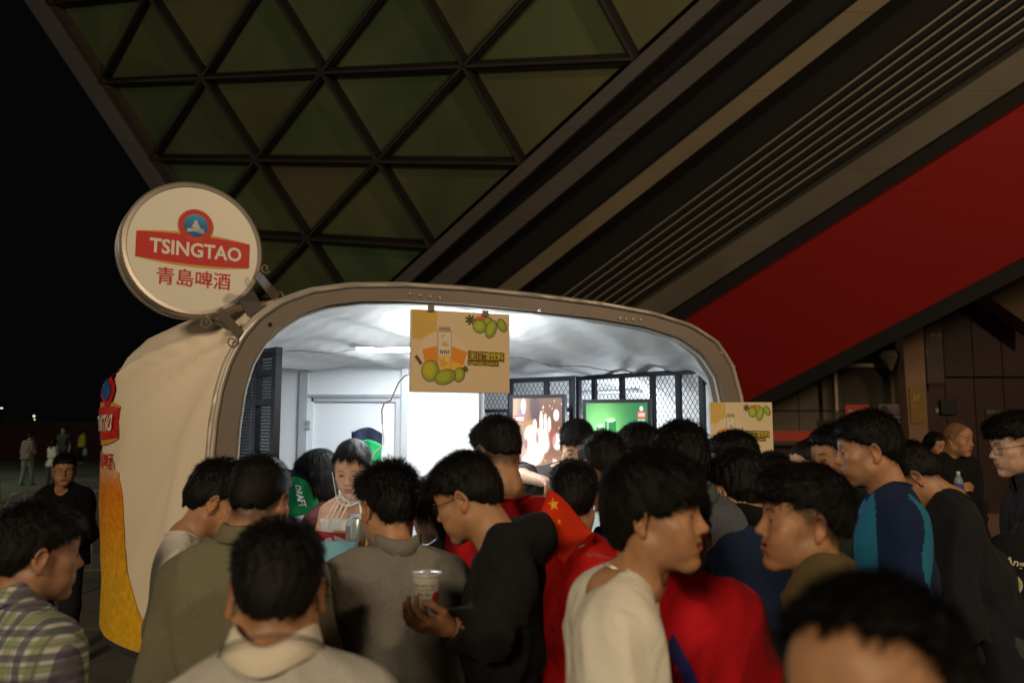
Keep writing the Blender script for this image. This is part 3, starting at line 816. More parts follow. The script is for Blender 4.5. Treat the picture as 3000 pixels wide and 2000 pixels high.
def glasses(P, thin=True, w=.0011, square=False):
    global MAT_LENS
    if MAT_LENS is None:
        m, N, L, b = new_mat('spectacle_lens'); b.inputs['Alpha'].default_value = .07; b.inputs['Roughness'].default_value = .03
        b.inputs['Base Color'].default_value = (.5, .5, .5, 1); MAT_LENS = m
    mb = MB(); ln = MB()
    for s in (-1, 1):
        pts = []
        for i in range(25):
            a = 2 * math.pi * i / 24; cx = math.copysign(abs(math.cos(a)) ** .7, math.cos(a)); cz = math.copysign(abs(math.sin(a)) ** .7, math.sin(a))
            pts.append(P['hv'](s * .0325 + .025 * cx, .1015 - .010 * abs(s * .0325 + .025 * cx) / .05, -.003 + .019 * cz))
        mb.tube(pts, w, 6, False)
        cc = P['hv'](s * .0325, .096, -.003); ln.add([cc] + pts[:-1], [(0, i + 1, (i + 1) % 24 + 1) for i in range(24)])
        mb.tube([P['hv'](s * .057, .091, .004), P['hv'](s * .074, .080, .004), P['hv'](s * .083, .0, .006), P['hv'](s * .080, -.022, -.012)], w * 1.1, 6)
    mb.tube([P['hv'](-.009, .100, .002), P['hv'](0, .1035, .006), P['hv'](.009, .100, .002)], w, 6)
    g = mb.build('spectacles', MAT_WIRE, P['root'], smooth=True)
    off = MB(); off.V = ln.V; off.F = ln.F; off.M = ln.M
    me = bpy.data.meshes.new('lens'); me.from_pydata([tuple(np.asarray(v) - P['base']) for v in ln.V], [], ln.F); me.update()
    lo = link('lens', me, g, [MAT_LENS])
    return g

# ------------------------------------------------------------------ printing helpers
def printed_panel(name, O, ux, uy, W, H, nu, nv, colfn, mat, parent, bend=None):
    """flat print: a fine grid whose vertices carry the ink colours; colfn(u, v) with v down"""
    O, ux, uy = map(lambda a: np.asarray(a, float), (O, ux, uy))
    u, v = np.meshgrid(np.linspace(0, 1, nu), np.linspace(0, 1, nv), indexing='xy')
    C = colfn(u.ravel(), v.ravel())
    V = O + u.ravel()[:, None] * ux * W - v.ravel()[:, None] * uy * H
    if bend is not None: V = bend(u.ravel(), v.ravel())
    i = np.arange(nu - 1)[None, :] + np.arange(nv - 1)[:, None] * nu; i = i.ravel()
    Q = np.stack([i + nu, i + nu + 1, i + 1, i], 1)
    off = np.array(parent.location); 
    if parent.parent is not None: off = off + np.array(parent.parent.location)
    me = np_mesh(name, V - off, Q, tint=C, smooth=False)
    return link(name, me, parent, [mat])
def inked(C, mask, col, a=1.0):
    m = (np.clip(mask, 0, 1) * a)[:, None]; C[:] = C * (1 - m) + np.asarray(col) * m
def ellm(u, v, cx, cy, rx, ry, rot=0.0, asp=1.0, soft=.06):
    x = (u - cx) * asp; y = v - cy; c, s = math.cos(rot), math.sin(rot); X = x * c + y * s; Y = -x * s + y * c
    return np.clip((1 - np.sqrt((X / (rx * asp)) ** 2 + (Y / ry) ** 2)) / soft + .5, 0, 1)
def polym(u, v, pts):
    inside = np.zeros(u.shape, bool); n = len(pts); j = n - 1
    for i in range(n):
        xi, yi = pts[i]; xj, yj = pts[j]
        c = ((yi > v) != (yj > v)) & (u < (xj - xi) * (v - yi) / (yj - yi + 1e-12) + xi); inside ^= c; j = i
    return inside.astype(float)
def text_mesh(txt, size, bold=0.0, extrude=0.0, align='CENTER', shear=0.0, space=1.0):
    c = bpy.data.curves.new('lettering', 'FONT'); c.body = txt; c.size = size; c.offset = bold; c.align_x = align; c.align_y = 'CENTER'
    c.extrude = extrude; c.resolution_u = 3; c.shear = shear; c.space_character = space
    o = bpy.data.objects.new('lettering_tmp', c); COL.objects.link(o); bpy.context.view_layer.update()
    dg = bpy.context.evaluated_depsgraph_get()
    me = bpy.data.meshes.new_from_object(o.evaluated_get(dg)); bpy.data.objects.remove(o); bpy.data.curves.remove(c)
    V = np.array([v.co[:] for v in me.vertices]); Fc = [tuple(p.vertices) for p in me.polygons]
    bpy.data.meshes.remove(me)
    return V, Fc
def lettering(txt, size, O, ux, uy, mat, parent, name='lettering', bold=0.0, sx=1.0, shear=0.0, space=1.0, fit=None, mapfn=None, skew=0.0):
    """flat print letters laid on a surface frame (centre O, axes ux, uy)"""
    V, Fc = text_mesh(txt, size, bold, shear=shear, space=space)
    if len(V) == 0: return None
    w = V[:, 0].max() - V[:, 0].min(); hgt = V[:, 1].max() - V[:, 1].min()
    V[:, 0] -= (V[:, 0].max() + V[:, 0].min()) / 2; V[:, 1] -= (V[:, 1].max() + V[:, 1].min()) / 2
    if fit: V[:, 0] *= fit[0] / w; V[:, 1] *= fit[1] / hgt
    else: V[:, 0] *= sx
    if mapfn: P = mapfn(V[:, 0], V[:, 1])
    else: P = np.asarray(O) + V[:, :1] * np.asarray(ux) + V[:, 1:2] * np.asarray(uy)
    off = np.array(parent.location)
    if parent.parent is not None: off = off + np.array(parent.parent.location)
    me = bpy.data.meshes.new(name); me.from_pydata([tuple(p) for p in P - off], [], Fc); me.update()
    return link(name, me, parent, [mat])

# ------------------------------------------------------------------ ground
m_slab = M('plaza_concrete', (.17, .155, .135), rough=.85, var=.3, scale=1.3, bump=.5, bscale=60)
m_joint = M('joint_earth', (.03, .028, .026), rough=.95)
gnd = MB(); gnd.box(-160, 160, -30, 260, -.4, -.02)
ground_o = gnd.build('ground', m_joint); tag(ground_o, kind='structure')
slab_me = {}
for ix in range(-9, 5):
    for iy in range(-2, 11):
        x0, y0 = ix * 4.2 - .6, iy * 4.4 - 1.2
        k = random.choice([0, 1, 2])
        if k not in slab_me:
            b = MB(); b.box(0.012, 4.188, 0.012, 4.388, -.02, 0 - .0015 * k)
            o = b.build('paving_slab', M('plaza_slab', (.17 - .02 * k, .155 - .018 * k, .135 - .016 * k), rough=.85, var=.35, scale=1.1, bump=.5, bscale=50), ground_o); slab_me[k] = o.data
        else:
            o = bpy.data.objects.new('paving_slab', slab_me[k]); COL.objects.link(o); o.parent = ground_o
        o.location = (x0, y0, 0)
far = MB(); far.box(-60, -42, -10, 120, -.02, -.004).box(-38.4, 60, 47.3, 120, -.02, -.004)
o = far.build('paving', m_slab); tag(o, kind='structure')

# far side: low dark red wall across the plaza and lamps of the city beyond
m_redwall = M('dull_red_wall', (.06, .012, .010), rough=.8, var=.3, scale=.8)
w = MB(); w.box(-46, -6, 46, 46.4, 0, 2.0); w.mat(1).box(-46, -6, 45.95, 46.45, 2.0, 2.08)
tag(w.build('boundary_wall', [m_redwall, M('wall_coping', (.06, .045, .04))]), 'low dark red wall across the far side of the plaza', 'wall')
tr = MB()
m_lamp_far = M('far_lamp', (.9, .8, .6), emit=(1, .85, .6), estr=6)
for (u, v, Y, h) in ((5, 1195, 90, 0), (100, 1218, 80, 0), (101, 1228, 81, 0)):
    P = at(u, v, Y)
    r_ = empty('street_lamp', (P[0], P[1], 0), {5: 'far street lamp lit at the left edge of the photo above the red wall', 100: 'higher of the two tiny lit lamps above the far red wall', 101: 'lower of the two tiny lit lamps above the far red wall'}[u], 'street lamp', 'far street lamps')
    b = MB(); b.tube([(P[0], P[1], 0), (P[0], P[1], P[2])], .06, 6); b.build('pole', M('pole_dark', (.03, .03, .03)), r_)
    b = MB(); b.lathe([(.0, -.05), (.06, -.03), (.07, .03), (0, .05)], P, n=10); b.build('lamp_head', m_lamp_far, r_, smooth=True)

# ------------------------------------------------------------------ stadium: leaning glass lattice and sloping beams
LP = {(0, 0): (308.7, 236), (1, 0): (600.8, 226.4), (2, 0): (954, 213.6), (3, 0): (1371, 196.4), (4, 0): (1862, 163), (.5, 1): (455, 460.5), (1.5, 1): (759, 464), (2.5, 1): (1116, 472), (3.5, 1): (1530.6, 474.5), (2, 2): (909, 700), (3, 2): (1269, 708)}
A_ = []
for (x, y), (uu, vv) in LP.items():
    a, b = (uu - 1500) / 1000, (vv - 1000) / 1000
    A_ += [[x, y, 1, 0, 0, 0, -a * x, -a * y, -a], [0, 0, 0, x, y, 1, -b * x, -b * y, -b]]
HM = np.linalg.svd(np.array(A_))[2][-1].reshape(3, 3)
FN = np.array([-.4168, -.7523, -.5102]); FN /= np.linalg.norm(FN)     # outward normal of the leaning facade
FP0 = CAMP - FN * 10.1
def lat(x, y):
    q = HM @ np.array([x, y, 1.0]); q /= q[2]; return on_plane(q[0] * 1000 + 1500, q[1] * 1000 + 1000, FP0, FN)
def pxf(u, v, off=0.0): return on_plane(u, v, FP0 + FN * off, FN)
stad = empty('stadium', (0, 16, 0), 'leaning stadium with triangular green glass lattice and sloping beams', 'stadium')
glass_m = []
for i, c in enumerate([(.033, .052, .022), (.035, .052, .022), (.038, .050, .022), (.031, .054, .023), (.040, .049, .022), (.043, .047, .022)]):
    m, N, L, b = new_mat('facade_glass'); b.inputs['Roughness'].default_value = .22; b.inputs['Specular IOR Level'].default_value = .5
    tc = N.new('ShaderNodeTexCoord'); nz = N.new('ShaderNodeTexNoise'); nz.inputs['Scale'].default_value = .45; nz.inputs['Detail'].default_value = 4; nz.inputs['Distortion'].default_value = 1.0
    L.new(tc.outputs['Object'], nz.inputs['Vector']); rp = N.new('ShaderNodeValToRGB'); c = np.array(c) * np.array([2.9, 2.75, 3.4])
    rp.color_ramp.elements[0].position = .32; rp.color_ramp.elements[0].color = (*(c * .7), 1)
    rp.color_ramp.elements[1].position = .68; rp.color_ramp.elements[1].color = (*(c * np.array([1.25, 1.12, 1.0])), 1)  # warm noise blotches imitate reflections, painted into the glass colour
    L.new(nz.outputs['Fac'], rp.inputs[0]); L.new(rp.outputs[0], b.inputs['Base Color'])
    n2 = N.new('ShaderNodeTexNoise'); n2.inputs['Scale'].default_value = 1.1; L.new(tc.outputs['Object'], n2.inputs['Vector'])
    bp = N.new('ShaderNodeBump'); bp.inputs['Strength'].default_value = .15; bp.inputs['Distance'].default_value = .05; L.new(n2.outputs['Fac'], bp.inputs['Height']); L.new(bp.outputs[0], b.inputs['Normal'])
    glass_m.append(m)
m_dark = M('facade_dark_metal', (.007, .006, .005), rough=.6, var=.2)
m_capm = M('mullion_cap', (.040, .032, .026), rough=.5, var=.25)
def inset(tri, d):
    c = sum(tri) / 3; out = []
    for i in range(3):
        p, q, s = tri[i], tri[(i + 1) % 3], tri[(i + 2) % 3]
        a = (q - p) / np.linalg.norm(q - p); b = (s - p) / np.linalg.norm(s - p)
        sn = np.linalg.norm(np.cross(a, b)); out.append(p + (a + b) * d / sn)
    return out
for j in range(-3, 4):
    xl, xr = j / 2, 4 - j / 2; n = int(round(xr - xl))
    tris = []
    for i in range(n):
        a = xl + i
        tris.append([(a, j), (a + 1, j), (a + .5, j + 1)])
        if i < n - 1: tris.append([(a + 1, j), (a + 1.5, j + 1), (a + .5, j + 1)])
    for t in tris:
        w3 = [lat(*p) for p in t]; q = inset(w3, .045)
        mb = MB(); mb.prism([p - FN * .06 for p in q], -FN * .03); mb.build('glass_pane', random.choice(glass_m), stad)
def mullion(a, b):
    P, Q = lat(*a), lat(*b)
    mb = MB(); mb.bar(P - FN * .0, Q - FN * .0, .105, .16, up=FN); mb.mat(1).bar(P + FN * .11, Q + FN * .11, .034, .045, up=FN); mb.mat(0)
    mb.build('mullion', [m_dark, m_capm], stad)
for j in range(-3, 4):
    xl, xr = j / 2, 4 - j / 2; n = int(round(xr - xl))
    if j > -3: mullion((xl, j), (xr, j))
for k in range(-3, 8):      # diagonals, each one long bar clipped to the V
    # down-right: (k + (j)/2, j)
    pts = [(k + j / 2, j) for j in range(-3, 5) if j / 2 - 1e-6 <= k + j / 2 <= 4 - j / 2 + 1e-6]
    if len(pts) > 1 and k > 0: mullion(pts[0], pts[-1])
    pts = [(k - j / 2, j) for j in range(-3, 5) if j / 2 - 1e-6 <= k - j / 2 <= 4 - j / 2 + 1e-6]
    if len(pts) > 1 and k < 4: mullion(pts[0], pts[-1])
def lin(p, q, v): return p[0] + (q[0] - p[0]) * (v - p[1]) / (q[1] - p[1])
def band(name, l0, l1, l2, l3, mat, front, thick, v0=-420, v1=1180, split=0):
    """member between two edge lines traced where they stand on the facade plane"""
    vs = np.linspace(v0, v1, split + 2) if split else [v0, v1]
    for i in range(len(vs) - 1):
        a, b = vs[i], vs[i + 1]
        g = 0.0015 * (b - a) if split else 0
        q = [pxf(lin(l0, l1, a + g), a + g, front), pxf(lin(l2, l3, a + g), a + g, front), pxf(lin(l2, l3, b - g), b - g, front), pxf(lin(l0, l1, b - g), b - g, front)]
        MB().prism(q, -FN * thick).build(name, mat, stad)
m_conc_g = M('beam_grey', (.10, .090, .088), rough=.75, var=.25, scale=1.2, bump=.4, bscale=25)
m_gold = M('beam_tan', (.19, .155, .095), rough=.6, var=.35, scale=1.6, bump=.4, bscale=20, stretch=(1, .3, 1))
m_gold2 = M('beam_olive', (.13, .115, .085), rough=.65, var=.4, scale=1.3, bump=.4, bscale=20)
m_red = M('red_cladding', (.27, .005, .003), rough=.55, var=.12, scale=.5)
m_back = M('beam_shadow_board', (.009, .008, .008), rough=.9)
m_slat = M('louvre_metal', (.30, .27, .22), rough=.4, metal=.3)
LO0, LO1, LI0, LI1 = (70, 0), (440, 552), (150, 0), (505, 527)
band('edge_beam', (70, 0), (440, 552), (112, 0), (470, 545), m_conc_g, .22, .5, -420, 985, split=4)
band('edge_beam_inner', (112, 0), (470, 545), (146, 0), (500, 520), M('beam_brown', (.05, .04, .035), rough=.7, var=.3), .10, .4, -420, 985, split=4)
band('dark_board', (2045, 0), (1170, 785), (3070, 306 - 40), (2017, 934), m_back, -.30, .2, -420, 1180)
band('beam', (2052, 0), (1500, 506), (2112, 0), (1500, 555), m_conc_g, .12, .5, split=5)
band('beam', (2233, 0), (1500, 622), (2323, 0), (1500, 689), m_conc_g, .06, .5, split=5)
band('beam', (2517, 0), (1500, 811), (2610, 0), (1500, 864), m_gold, .10, .5, split=6)
for (p, q) in (((2820, 0), (1628, 883)), ((2871, 0), (1659, 885)), ((2922, 0), (1691, 888)), ((2973, 0), (1720, 893)), ((3000, 19), (1749, 896)), ((3000, 54), (1781, 900)), ((3000, 86), (1806, 904))):
    d = (q[0] - p[0]) / (q[1] - p[1])
    a, b = (lin(p, q, -420), -420), (lin(p, q, 1180), 1180)
    mb = MB(); mb.bar(pxf(*a, -.02), pxf(*b, -.02), .022, .03, up=FN); mb.build('louvre', m_slat, stad)
band('beam', (3000, 140), (1848, 912), (3000, 239), (1946, 922), m_gold2, .10, .5, split=6)
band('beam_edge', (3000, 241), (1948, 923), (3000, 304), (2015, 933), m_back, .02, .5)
band('cladding_panel', (3000, 306), (2017, 934), (3000, 756), (2350, 1092), m_red, .16, .5, -600, 1250, split=7)
band('beam_edge', (3000, 757), (2350, 1094), (3000, 807), (2350, 1136), M('black_edge', (.010, .010, .009), rough=.7), .20, .8, -600, 1330)

# ------------------------------------------------------------------ entrance wall on the right, beyond the red beam
ent = empty('entrance_wall', (6, 12.5, 0), 'dark brown panelled stadium entrance wall under the red beam', 'wall')
m_panel = M('brown_panel', (.038, .018, .014), rough=.6, var=.25, scale=.8, bump=.2, bscale=30)
m_panel2 = M('olive_panel', (.095, .068, .042), rough=.5, var=.25, scale=.9)
Yw = 12.6
def fbox(mb, u0, u1, v0, v1, Y, t):
    a, b = at(u0, v0, Y), at(u1, v1, Y); return mb.box(min(a[0], b[0]), max(a[0], b[0]), Y, Y + t, min(a[2], b[2]), max(a[2], b[2]))
x = at(2690, 1251, Yw)[0]; k = 0
while x < 13:
    wd = .46; MB().box(x + .008, x + wd - .008, Yw, Yw + .2, 0.02, 2.62).build('panel', m_panel, ent)
    MB().box(x + .008, x + wd - .008, Yw - .015, Yw + .2, 2.65, 7.5).build('panel', m_panel, ent); x += wd; k += 1
MB().box(at(2690, 1251, Yw)[0], 13, Yw + .1, Yw + .3, 0, 7.6).build('backing', m_back, ent)
xs = [at(u, 1251, Yw)[0] for u in (2100, 2250, 2350, 2450, 2560, 2690)]
for a, b in zip(xs[:-1], xs[1:]):
    for z0_, z1_ in ((.02, 1.05), (1.07, 2.1), (2.12, 3.1), (3.12, 4.2)):
        MB().box(a + .006, b - .006, Yw + .12, Yw + .25, z0_, z1_).build('panel', m_panel2, ent)
MB().box(at(2000, 1251, Yw)[0], at(2690, 1251, Yw)[0], Yw + .26, Yw + .4, 0, 7.5).build('backing', m_back, ent)
mb = MB(); q = [at(2887, 862, 11.9), at(3060, 775, 11.9), at(3060, 985, 11.9)]; mb.prism(q, (0, .4, 0)); mb.build('slanted_soffit', M('tan_soffit', (.13, .08, .045), rough=.7), ent)
mb = MB(); mb.tube([at(2810, 1204, Yw - .04), at(2840, 1204, Yw - .04)], .02, 6)
# door frame bars of the glazed entrance
df = empty('glass_entrance', tuple(at(2540, 1251, 12.3) * np.array([1, 1, 0])), 'glazed entrance with pale metal frame behind the red tape', 'door')
m_frame = M('door_frame_metal', (.34, .28, .20), rough=.4, metal=.3)
fbox(MB(), 2448, 2464, 1000, 1560, 12.3, .08).build('frame_post', m_frame, df); fbox(MB(), 2622, 2634, 930, 1560, 12.3, .08).build('frame_post', m_frame, df)
fbox(MB(), 2464.5, 2621.5, 1064, 1074, 12.3, .06).build('frame_rail', m_frame, df)
m, N, L, b = new_mat('door_glass'); b.inputs['Alpha'].default_value = .3; b.inputs['Roughness'].default_value = .08; b.inputs['Base Color'].default_value = (.08, .075, .06, 1); m_doorg = m
fbox(MB(), 2466, 2620, 1077, 1560, 12.32, .02).build('glass_pane', m_doorg, df); fbox(MB(), 2466, 2620, 930, 1062, 12.32, .02).build('glass_pane', m_doorg, df)
b = MB(); c = at(2608, 1044, 12.1); b.lathe([(0, .10), (.14, .08), (.17, 0), (.02, -.22), (0, -.23)], c, n=18); o = b.build('dome_camera', M('camera_housing', (.22, .18, .12), rough=.4), None, smooth=True)
tag(o, 'pale cone shaped ceiling lamp hanging beside the glass entrance frame', 'lamp')
# pillar with its plaque
pl = empty('pillar', tuple(at(2690, 1251, 11.8) * np.array([1, 1, 0])), 'tall tan pillar with yellow plaque reading 37 beside the entrance', 'pillar')
b = MB(); q = [at(2640, 930, 11.8), at(2702, 900, 11.8), at(2722, 1330, 11.8), at(2714, 1620, 11.8), at(2660, 1620, 11.8), at(2668, 1330, 11.8)]
b.prism(q, (0, .35, 0)); b.build('shaft', M('tan_stone', (.23, .135, .08), rough=.7, var=.2, bump=.3, bscale=40), pl)
m_white_ink = M('white_ink', (.6, .56, .5), rough=.6, var=.05)
m_dim_ink = M('grey_ink', (.30, .27, .25), rough=.6)
b = MB(); fbox(b, 2664, 2710, 1135, 1240, 11.775, .02); b.build('plaque', M('ochre_plaque', (.22, .12, .012), rough=.5), pl)
lettering('37', .1, at(2685, 1165, 11.77), (1, 0, 0), (0, 0, 1), M('ink_ochre', (.42, .30, .13)), pl, fit=(.10, .085), bold=.002)
lettering('◄ 入口', .1, at(2686, 1190, 11.77), (1, 0, 0), (0, 0, 1), M('ink_ochre', (.32, .22, .08)), pl, fit=(.15, .035))
lettering('◄ 37', .1, at(2686, 1212, 11.77), (1, 0, 0), (0, 0, 1), M('ink_ochre', (.32, .22, .08)), pl, fit=(.12, .035))
# direction board
sg = empty('direction_board', tuple(at(2735, 1030, 12.2)), 'dark direction board reading 38-39 right of the tan pillar', 'sign')
b = MB(); fbox(b, 2708, 2768, 950, 1122, 12.2, .06); b.build('board', M('board_brown', (.055, .034, .030), rough=.5), sg)
b = MB(); fbox(b, 2712, 2764, 930, 949, 12.2, .06); b.build('green_header', M('header_green', (.05, .055, .015)), sg)
lettering('38-39', .1, at(2742, 981, 12.19), (1, 0, 0), (0, 0, 1), m_dim_ink, sg, fit=(.19, .055), bold=.002)
lettering('NATIONAL', .1, at(2742, 994, 12.19), (1, 0, 0), (0, 0, 1), m_dim_ink, sg, fit=(.16, .025))
lettering('◄', .1, at(2713, 980, 12.19), (1, 0, 0), (0, 0, 1), m_dim_ink, sg, fit=(.02, .03))
lettering('► 上', .1, at(2722, 1031, 12.19), (1, 0, 0), (0, 0, 1), m_dim_ink, sg, fit=(.09, .045))
m_tape = M('red_tape', (.45, .035, .015), rough=.6)
o = MB().box(at(2240, 1262, 12.05)[0], at(2662, 1262, 12.05)[0], 12.05, 12.07, at(0, 1291, 12.05)[2], at(0, 1262, 12.05)[2]).build('banner', m_tape)
tag(o, 'long narrow red banner stretched across the stadium entrance', 'banner')
rs = empty('notice', tuple(at(2512, 1215, 12.0)), 'bright red notice board above the red banner', 'notice'); b = MB(); fbox(b, 2476, 2549, 1185, 1252, 12.0, .03); b.build('board', m_tape, rs)
lettering('安检通道', .1, at(2512, 1205, 11.99), (1, 0, 0), (0, 0, 1), m_white_ink, rs, fit=(.28, .06), bold=.002)
ps = empty('notice', tuple(at(2612, 1215, 12.0)), 'grey violet notice with policeman emblem beside the red notice', 'notice'); b = MB(); fbox(b, 2574, 2652, 1183, 1252, 12.0, .03); b.build('board', M('notice_grey', (.11, .10, .13)), ps)
b = MB(); fbox(b, 2607, 2645, 1213, 1244, 11.985, .01); b.build('text_box', M('notice_dark', (.02, .018, .03)), ps)
b = MB(); c = at(2592, 1198, 11.98); b.lathe([(0, 0), (.055, 0)], c, axis=(0, 1, 0), n=16); b.add([c + np.array(p) for p in ((-.06, -.004, -.01), (.06, -.004, -.01), (.075, -.004, -.035), (-.075, -.004, -.035))], [(0, 1, 2, 3)]); b.build('emblem', M('notice_black', (.01, .01, .012)), ps)
lettering('温馨提示', .1, at(2626, 1202, 11.98), (1, 0, 0), (0, 0, 1), M('pinkish_ink', (.25, .06, .09)), ps, fit=(.19, .06), bold=.002)
for i in range(2): lettering('请勿翻越围栏', .1, at(2626, 1221 + 15 * i, 11.975), (1, 0, 0), (0, 0, 1), m_dim_ink, ps, fit=(.17, .04))
b = MB(); fbox(b, 2886, 2932, 1196, 1216, Yw - .03, .02); o = b.build('label_plate', M('label_dark', (.03, .028, .03)), None); tag(o, 'small dark plate with pale lines on the wall behind the bald man', 'sign')
lettering('消火栓 119', .1, at(2909, 1206, Yw - .035), (1, 0, 0), (0, 0, 1), m_dim_ink, o, fit=(.2, .06))
b = MB(); fbox(b, 2756, 2806, 1170, 1214, Yw - .08, .08); o = b.build('control_box', M('box_black', (.008, .008, .009)), None, bevel=.01); tag(o, 'small black control box on the brown entrance wall', 'box')
b = MB(); fbox(b, 2741, 2750, 1196, 1208, Yw - .03, .03); o = b.build('card_reader', M('reader', (.35, .28, .12)), None); tag(o, 'tiny pale card reader left of the black control box', 'card reader')
st = MB(); a = ground(2900, 1650); q0 = at(2600, 1620, 11.5); st.box(at(2700, 1620, 11.6)[0], 12, 11.6, 12.55, 0, .62); st.box(at(2690, 1620, 11.4)[0], 12, 11.3, 11.59, 0, .30)
o = st.build('entrance_steps', M('pink_stone', (.16, .085, .06), rough=.8, var=.2)); tag(o, 'low pinkish stone steps at the foot of the entrance wall', 'steps')

# ------------------------------------------------------------------ the kiosk
EO = np.array([0, 3.58, 0.0]); EE = np.array([1, .4, 0]) / math.hypot(1, .4); EW = np.array([-.4, 1, 0]) / math.hypot(1, .4); UZ = np.array([0, 0, 1.0])
def K(s, t, z): return EO + EE * s + EW * t + UZ * z
OUT = [(-1.250, .95), (-1.252, 1.2), (-1.253, 1.651), (-1.252, 1.734), (-1.249, 1.885), (-1.233, 2.004), (-1.213, 2.107), (-1.167, 2.213), (-1.112, 2.286), (-1.022, 2.362), (-0.919, 2.413), (-0.796, 2.445), (-0.556, 2.461), (-0.242, 2.463), (0.051, 2.446), (0.502, 2.425), (0.792, 2.404), (0.994, 2.371), (1.122, 2.289), (1.198, 2.181), (1.24, 2.071), (1.253, 1.9), (1.253, 1.4), (1.25, .95)]
INN = [(-1.170, .95), (-1.172, 1.2), (-1.172, 1.75), (-1.172, 1.885), (-1.157, 2.005), (-1.131, 2.11), (-1.092, 2.19), (-1.035, 2.254), (-0.952, 2.321), (-0.848, 2.363), (-0.74, 2.388), (-0.555, 2.397), (-0.261, 2.397), (0.051, 2.381), (0.501, 2.362), (0.741, 2.348), (0.916, 2.313), (1.042, 2.231), (1.13, 2.124), (1.171, 2.015), (1.176, 1.8), (1.172, .95)]
def resample(P, n, smooth=3):
    P = np.array(P, float)
    for _ in range(smooth):
        Q = P.copy(); Q[1:-1] = P[1:-1] * .5 + (P[:-2] + P[2:]) * .25; P = Q
    d = np.r_[0, np.cumsum(np.linalg.norm(np.diff(P, axis=0), axis=1))]; t = np.linspace(0, d[-1], n)
    return np.stack([np.interp(t, d, P[:, 0]), np.interp(t, d, P[:, 1])], 1)
OP, IP = resample(OUT, 140), resample(INN, 140)
kiosk = empty('beer_kiosk', tuple(K(0, 1, 0)), 'rounded cream fabric beer kiosk with brightly lit white interior', 'kiosk')
m_frame_k = M('frame_paint', (.175, .145, .12), rough=.45, var=.12, scale=5, bump=.15, bscale=40, metal=.15)
m_bead = M('polished_bead', (.46, .42, .36), rough=.42, metal=.4)
V = []; Fq = []
for i in range(140):
    V += [K(OP[i, 0], -.03, OP[i, 1]), K(IP[i, 0], -.03, IP[i, 1]), K(IP[i, 0], .06, IP[i, 1]), K(OP[i, 0] * .985, .02, OP[i, 1] - .01)]
for i in range(139):
    for j in range(4): Fq.append((i * 4 + j, i * 4 + (j + 1) % 4, i * 4 + 4 + (j + 1) % 4, i * 4 + 4 + j))
fr = MB().add(V, Fq).build('frame', m_frame_k, kiosk, smooth=True)
bd = MB(); bd.tube([K(p[0] * 1.004, -.034, p[1] + (.004 if p[1] > 2.2 else 0)) for p in OP], .010, 8); bd.tube([K(p[0] * 1.012, .0, p[1] + (.010 if p[1] > 2.2 else 0)) for p in OP], .014, 8); bd.build('edge_bead', m_bead, kiosk, smooth=True)
inb = MB(); inb.tube([K(p[0] * .994, .0, p[1] - (.006 if p[1] > 2.2 else 0)) for p in IP], .007, 8); inb.build('inner_bead', M('white_rubber', (.5, .52, .52), rough=.4), kiosk, smooth=True)
m_bolt = M('bolt_steel', (.55, .5, .42), rough=.3, metal=.8)
def bolt_at(u, v):
    P0 = K(0, -.031, 0); n_ = -EW; p = on_plane(u, v, P0, n_); b = MB(); b.lathe([(0, -.006), (.006, -.006), (.0085, -.002), (.0085, .001), (0, .001)], p, axis=EW, n=12); return b.build('bolt', m_bolt, kiosk, smooth=True)
for (u, v) in ((1200, 861), (1231, 865), (1260, 869), (1287, 872), (1815, 932), (1833, 934), (1853, 935), (1876, 936), (1580, 907), (2112, 1035)): bolt_at(u, v)
b = MB(); p = on_plane(791, 951, K(0, -.0315, 0), -EW); b.lathe([(0, -.001), (.009, -.001), (.009, 0)], p, axis=EW, n=12); b.build('screw_hole', m_back, kiosk)

# fabric body: bulges sideways behind the frame, drawn into folds near the frame's corners
BMAX = .46; TD = 2.15
def bulge(t): 
    t = np.asarray(t, float); return BMAX * (1 - (1 - np.clip(t / 1.0, 0, 1)) ** 2.0) - .30 * np.clip((t - 1.0) / 1.15, 0, 1) ** 2
def shell(s, z, t, inner=False):
    s, z, t = np.broadcast_arrays(np.asarray(s, float), np.asarray(z, float), np.asarray(t, float))
    b = bulge(t); w_ = np.clip(np.abs(s) / 1.0, 0, 1) ** 1.5
    s2 = s * (1 + b / 1.25 * (1.0 + .16 * np.clip((z - 1.7) / .5, 0, 1) - .04 * np.clip((1.5 - z) / .5, 0, 1)))
    zz = z - .07 * np.clip(t / 2.25, 0, 1) ** 2 * np.clip((z - 1.0) / 1.4, 0, 1)
    side = np.sign(s) * w_
    # folds that fan out from the upper corners of the frame
    th = np.arctan2(2.30 - z, t + .05); dist = np.hypot(2.3 - z, t)
    fo = (.075 * (1 - np.abs(np.sin(th * 6.5 + .6 + .5 * np.sin(dist * 3)))) ** 2.0 + .028 * (1 - np.abs(np.sin(th * 11 + 2 + dist))) ** 2 - .03) * np.exp(-dist / .75) * np.clip(t / .14, 0, 1) * np.clip(dist / .3, 0, 1)
    fo = fo + .012 * np.sin(z * 6 + t * 5) * np.clip(t / .3, 0, 1)
    s2 = s2 + side * fo; zz = zz + (1 - w_) * (.010 * np.sin(s * 9 + t * 3) * np.clip(t / .2, 0, 1))
    return s2, t, zz
def KV(s, t, z): return EO + s[..., None] * EE + t[..., None] * EW + z[..., None] * UZ
ts = np.concatenate([np.linspace(.004, .5, 30), np.linspace(.53, TD, 44)])
SS, TT = np.meshgrid(OP[:, 0], ts, indexing='ij'); ZZ = np.repeat(OP[:, 1][:, None], len(ts), 1)
a, b_, c = shell(SS, ZZ, TT); G = KV(a, b_, c); nU, nT = G.shape[:2]
cap = [G]
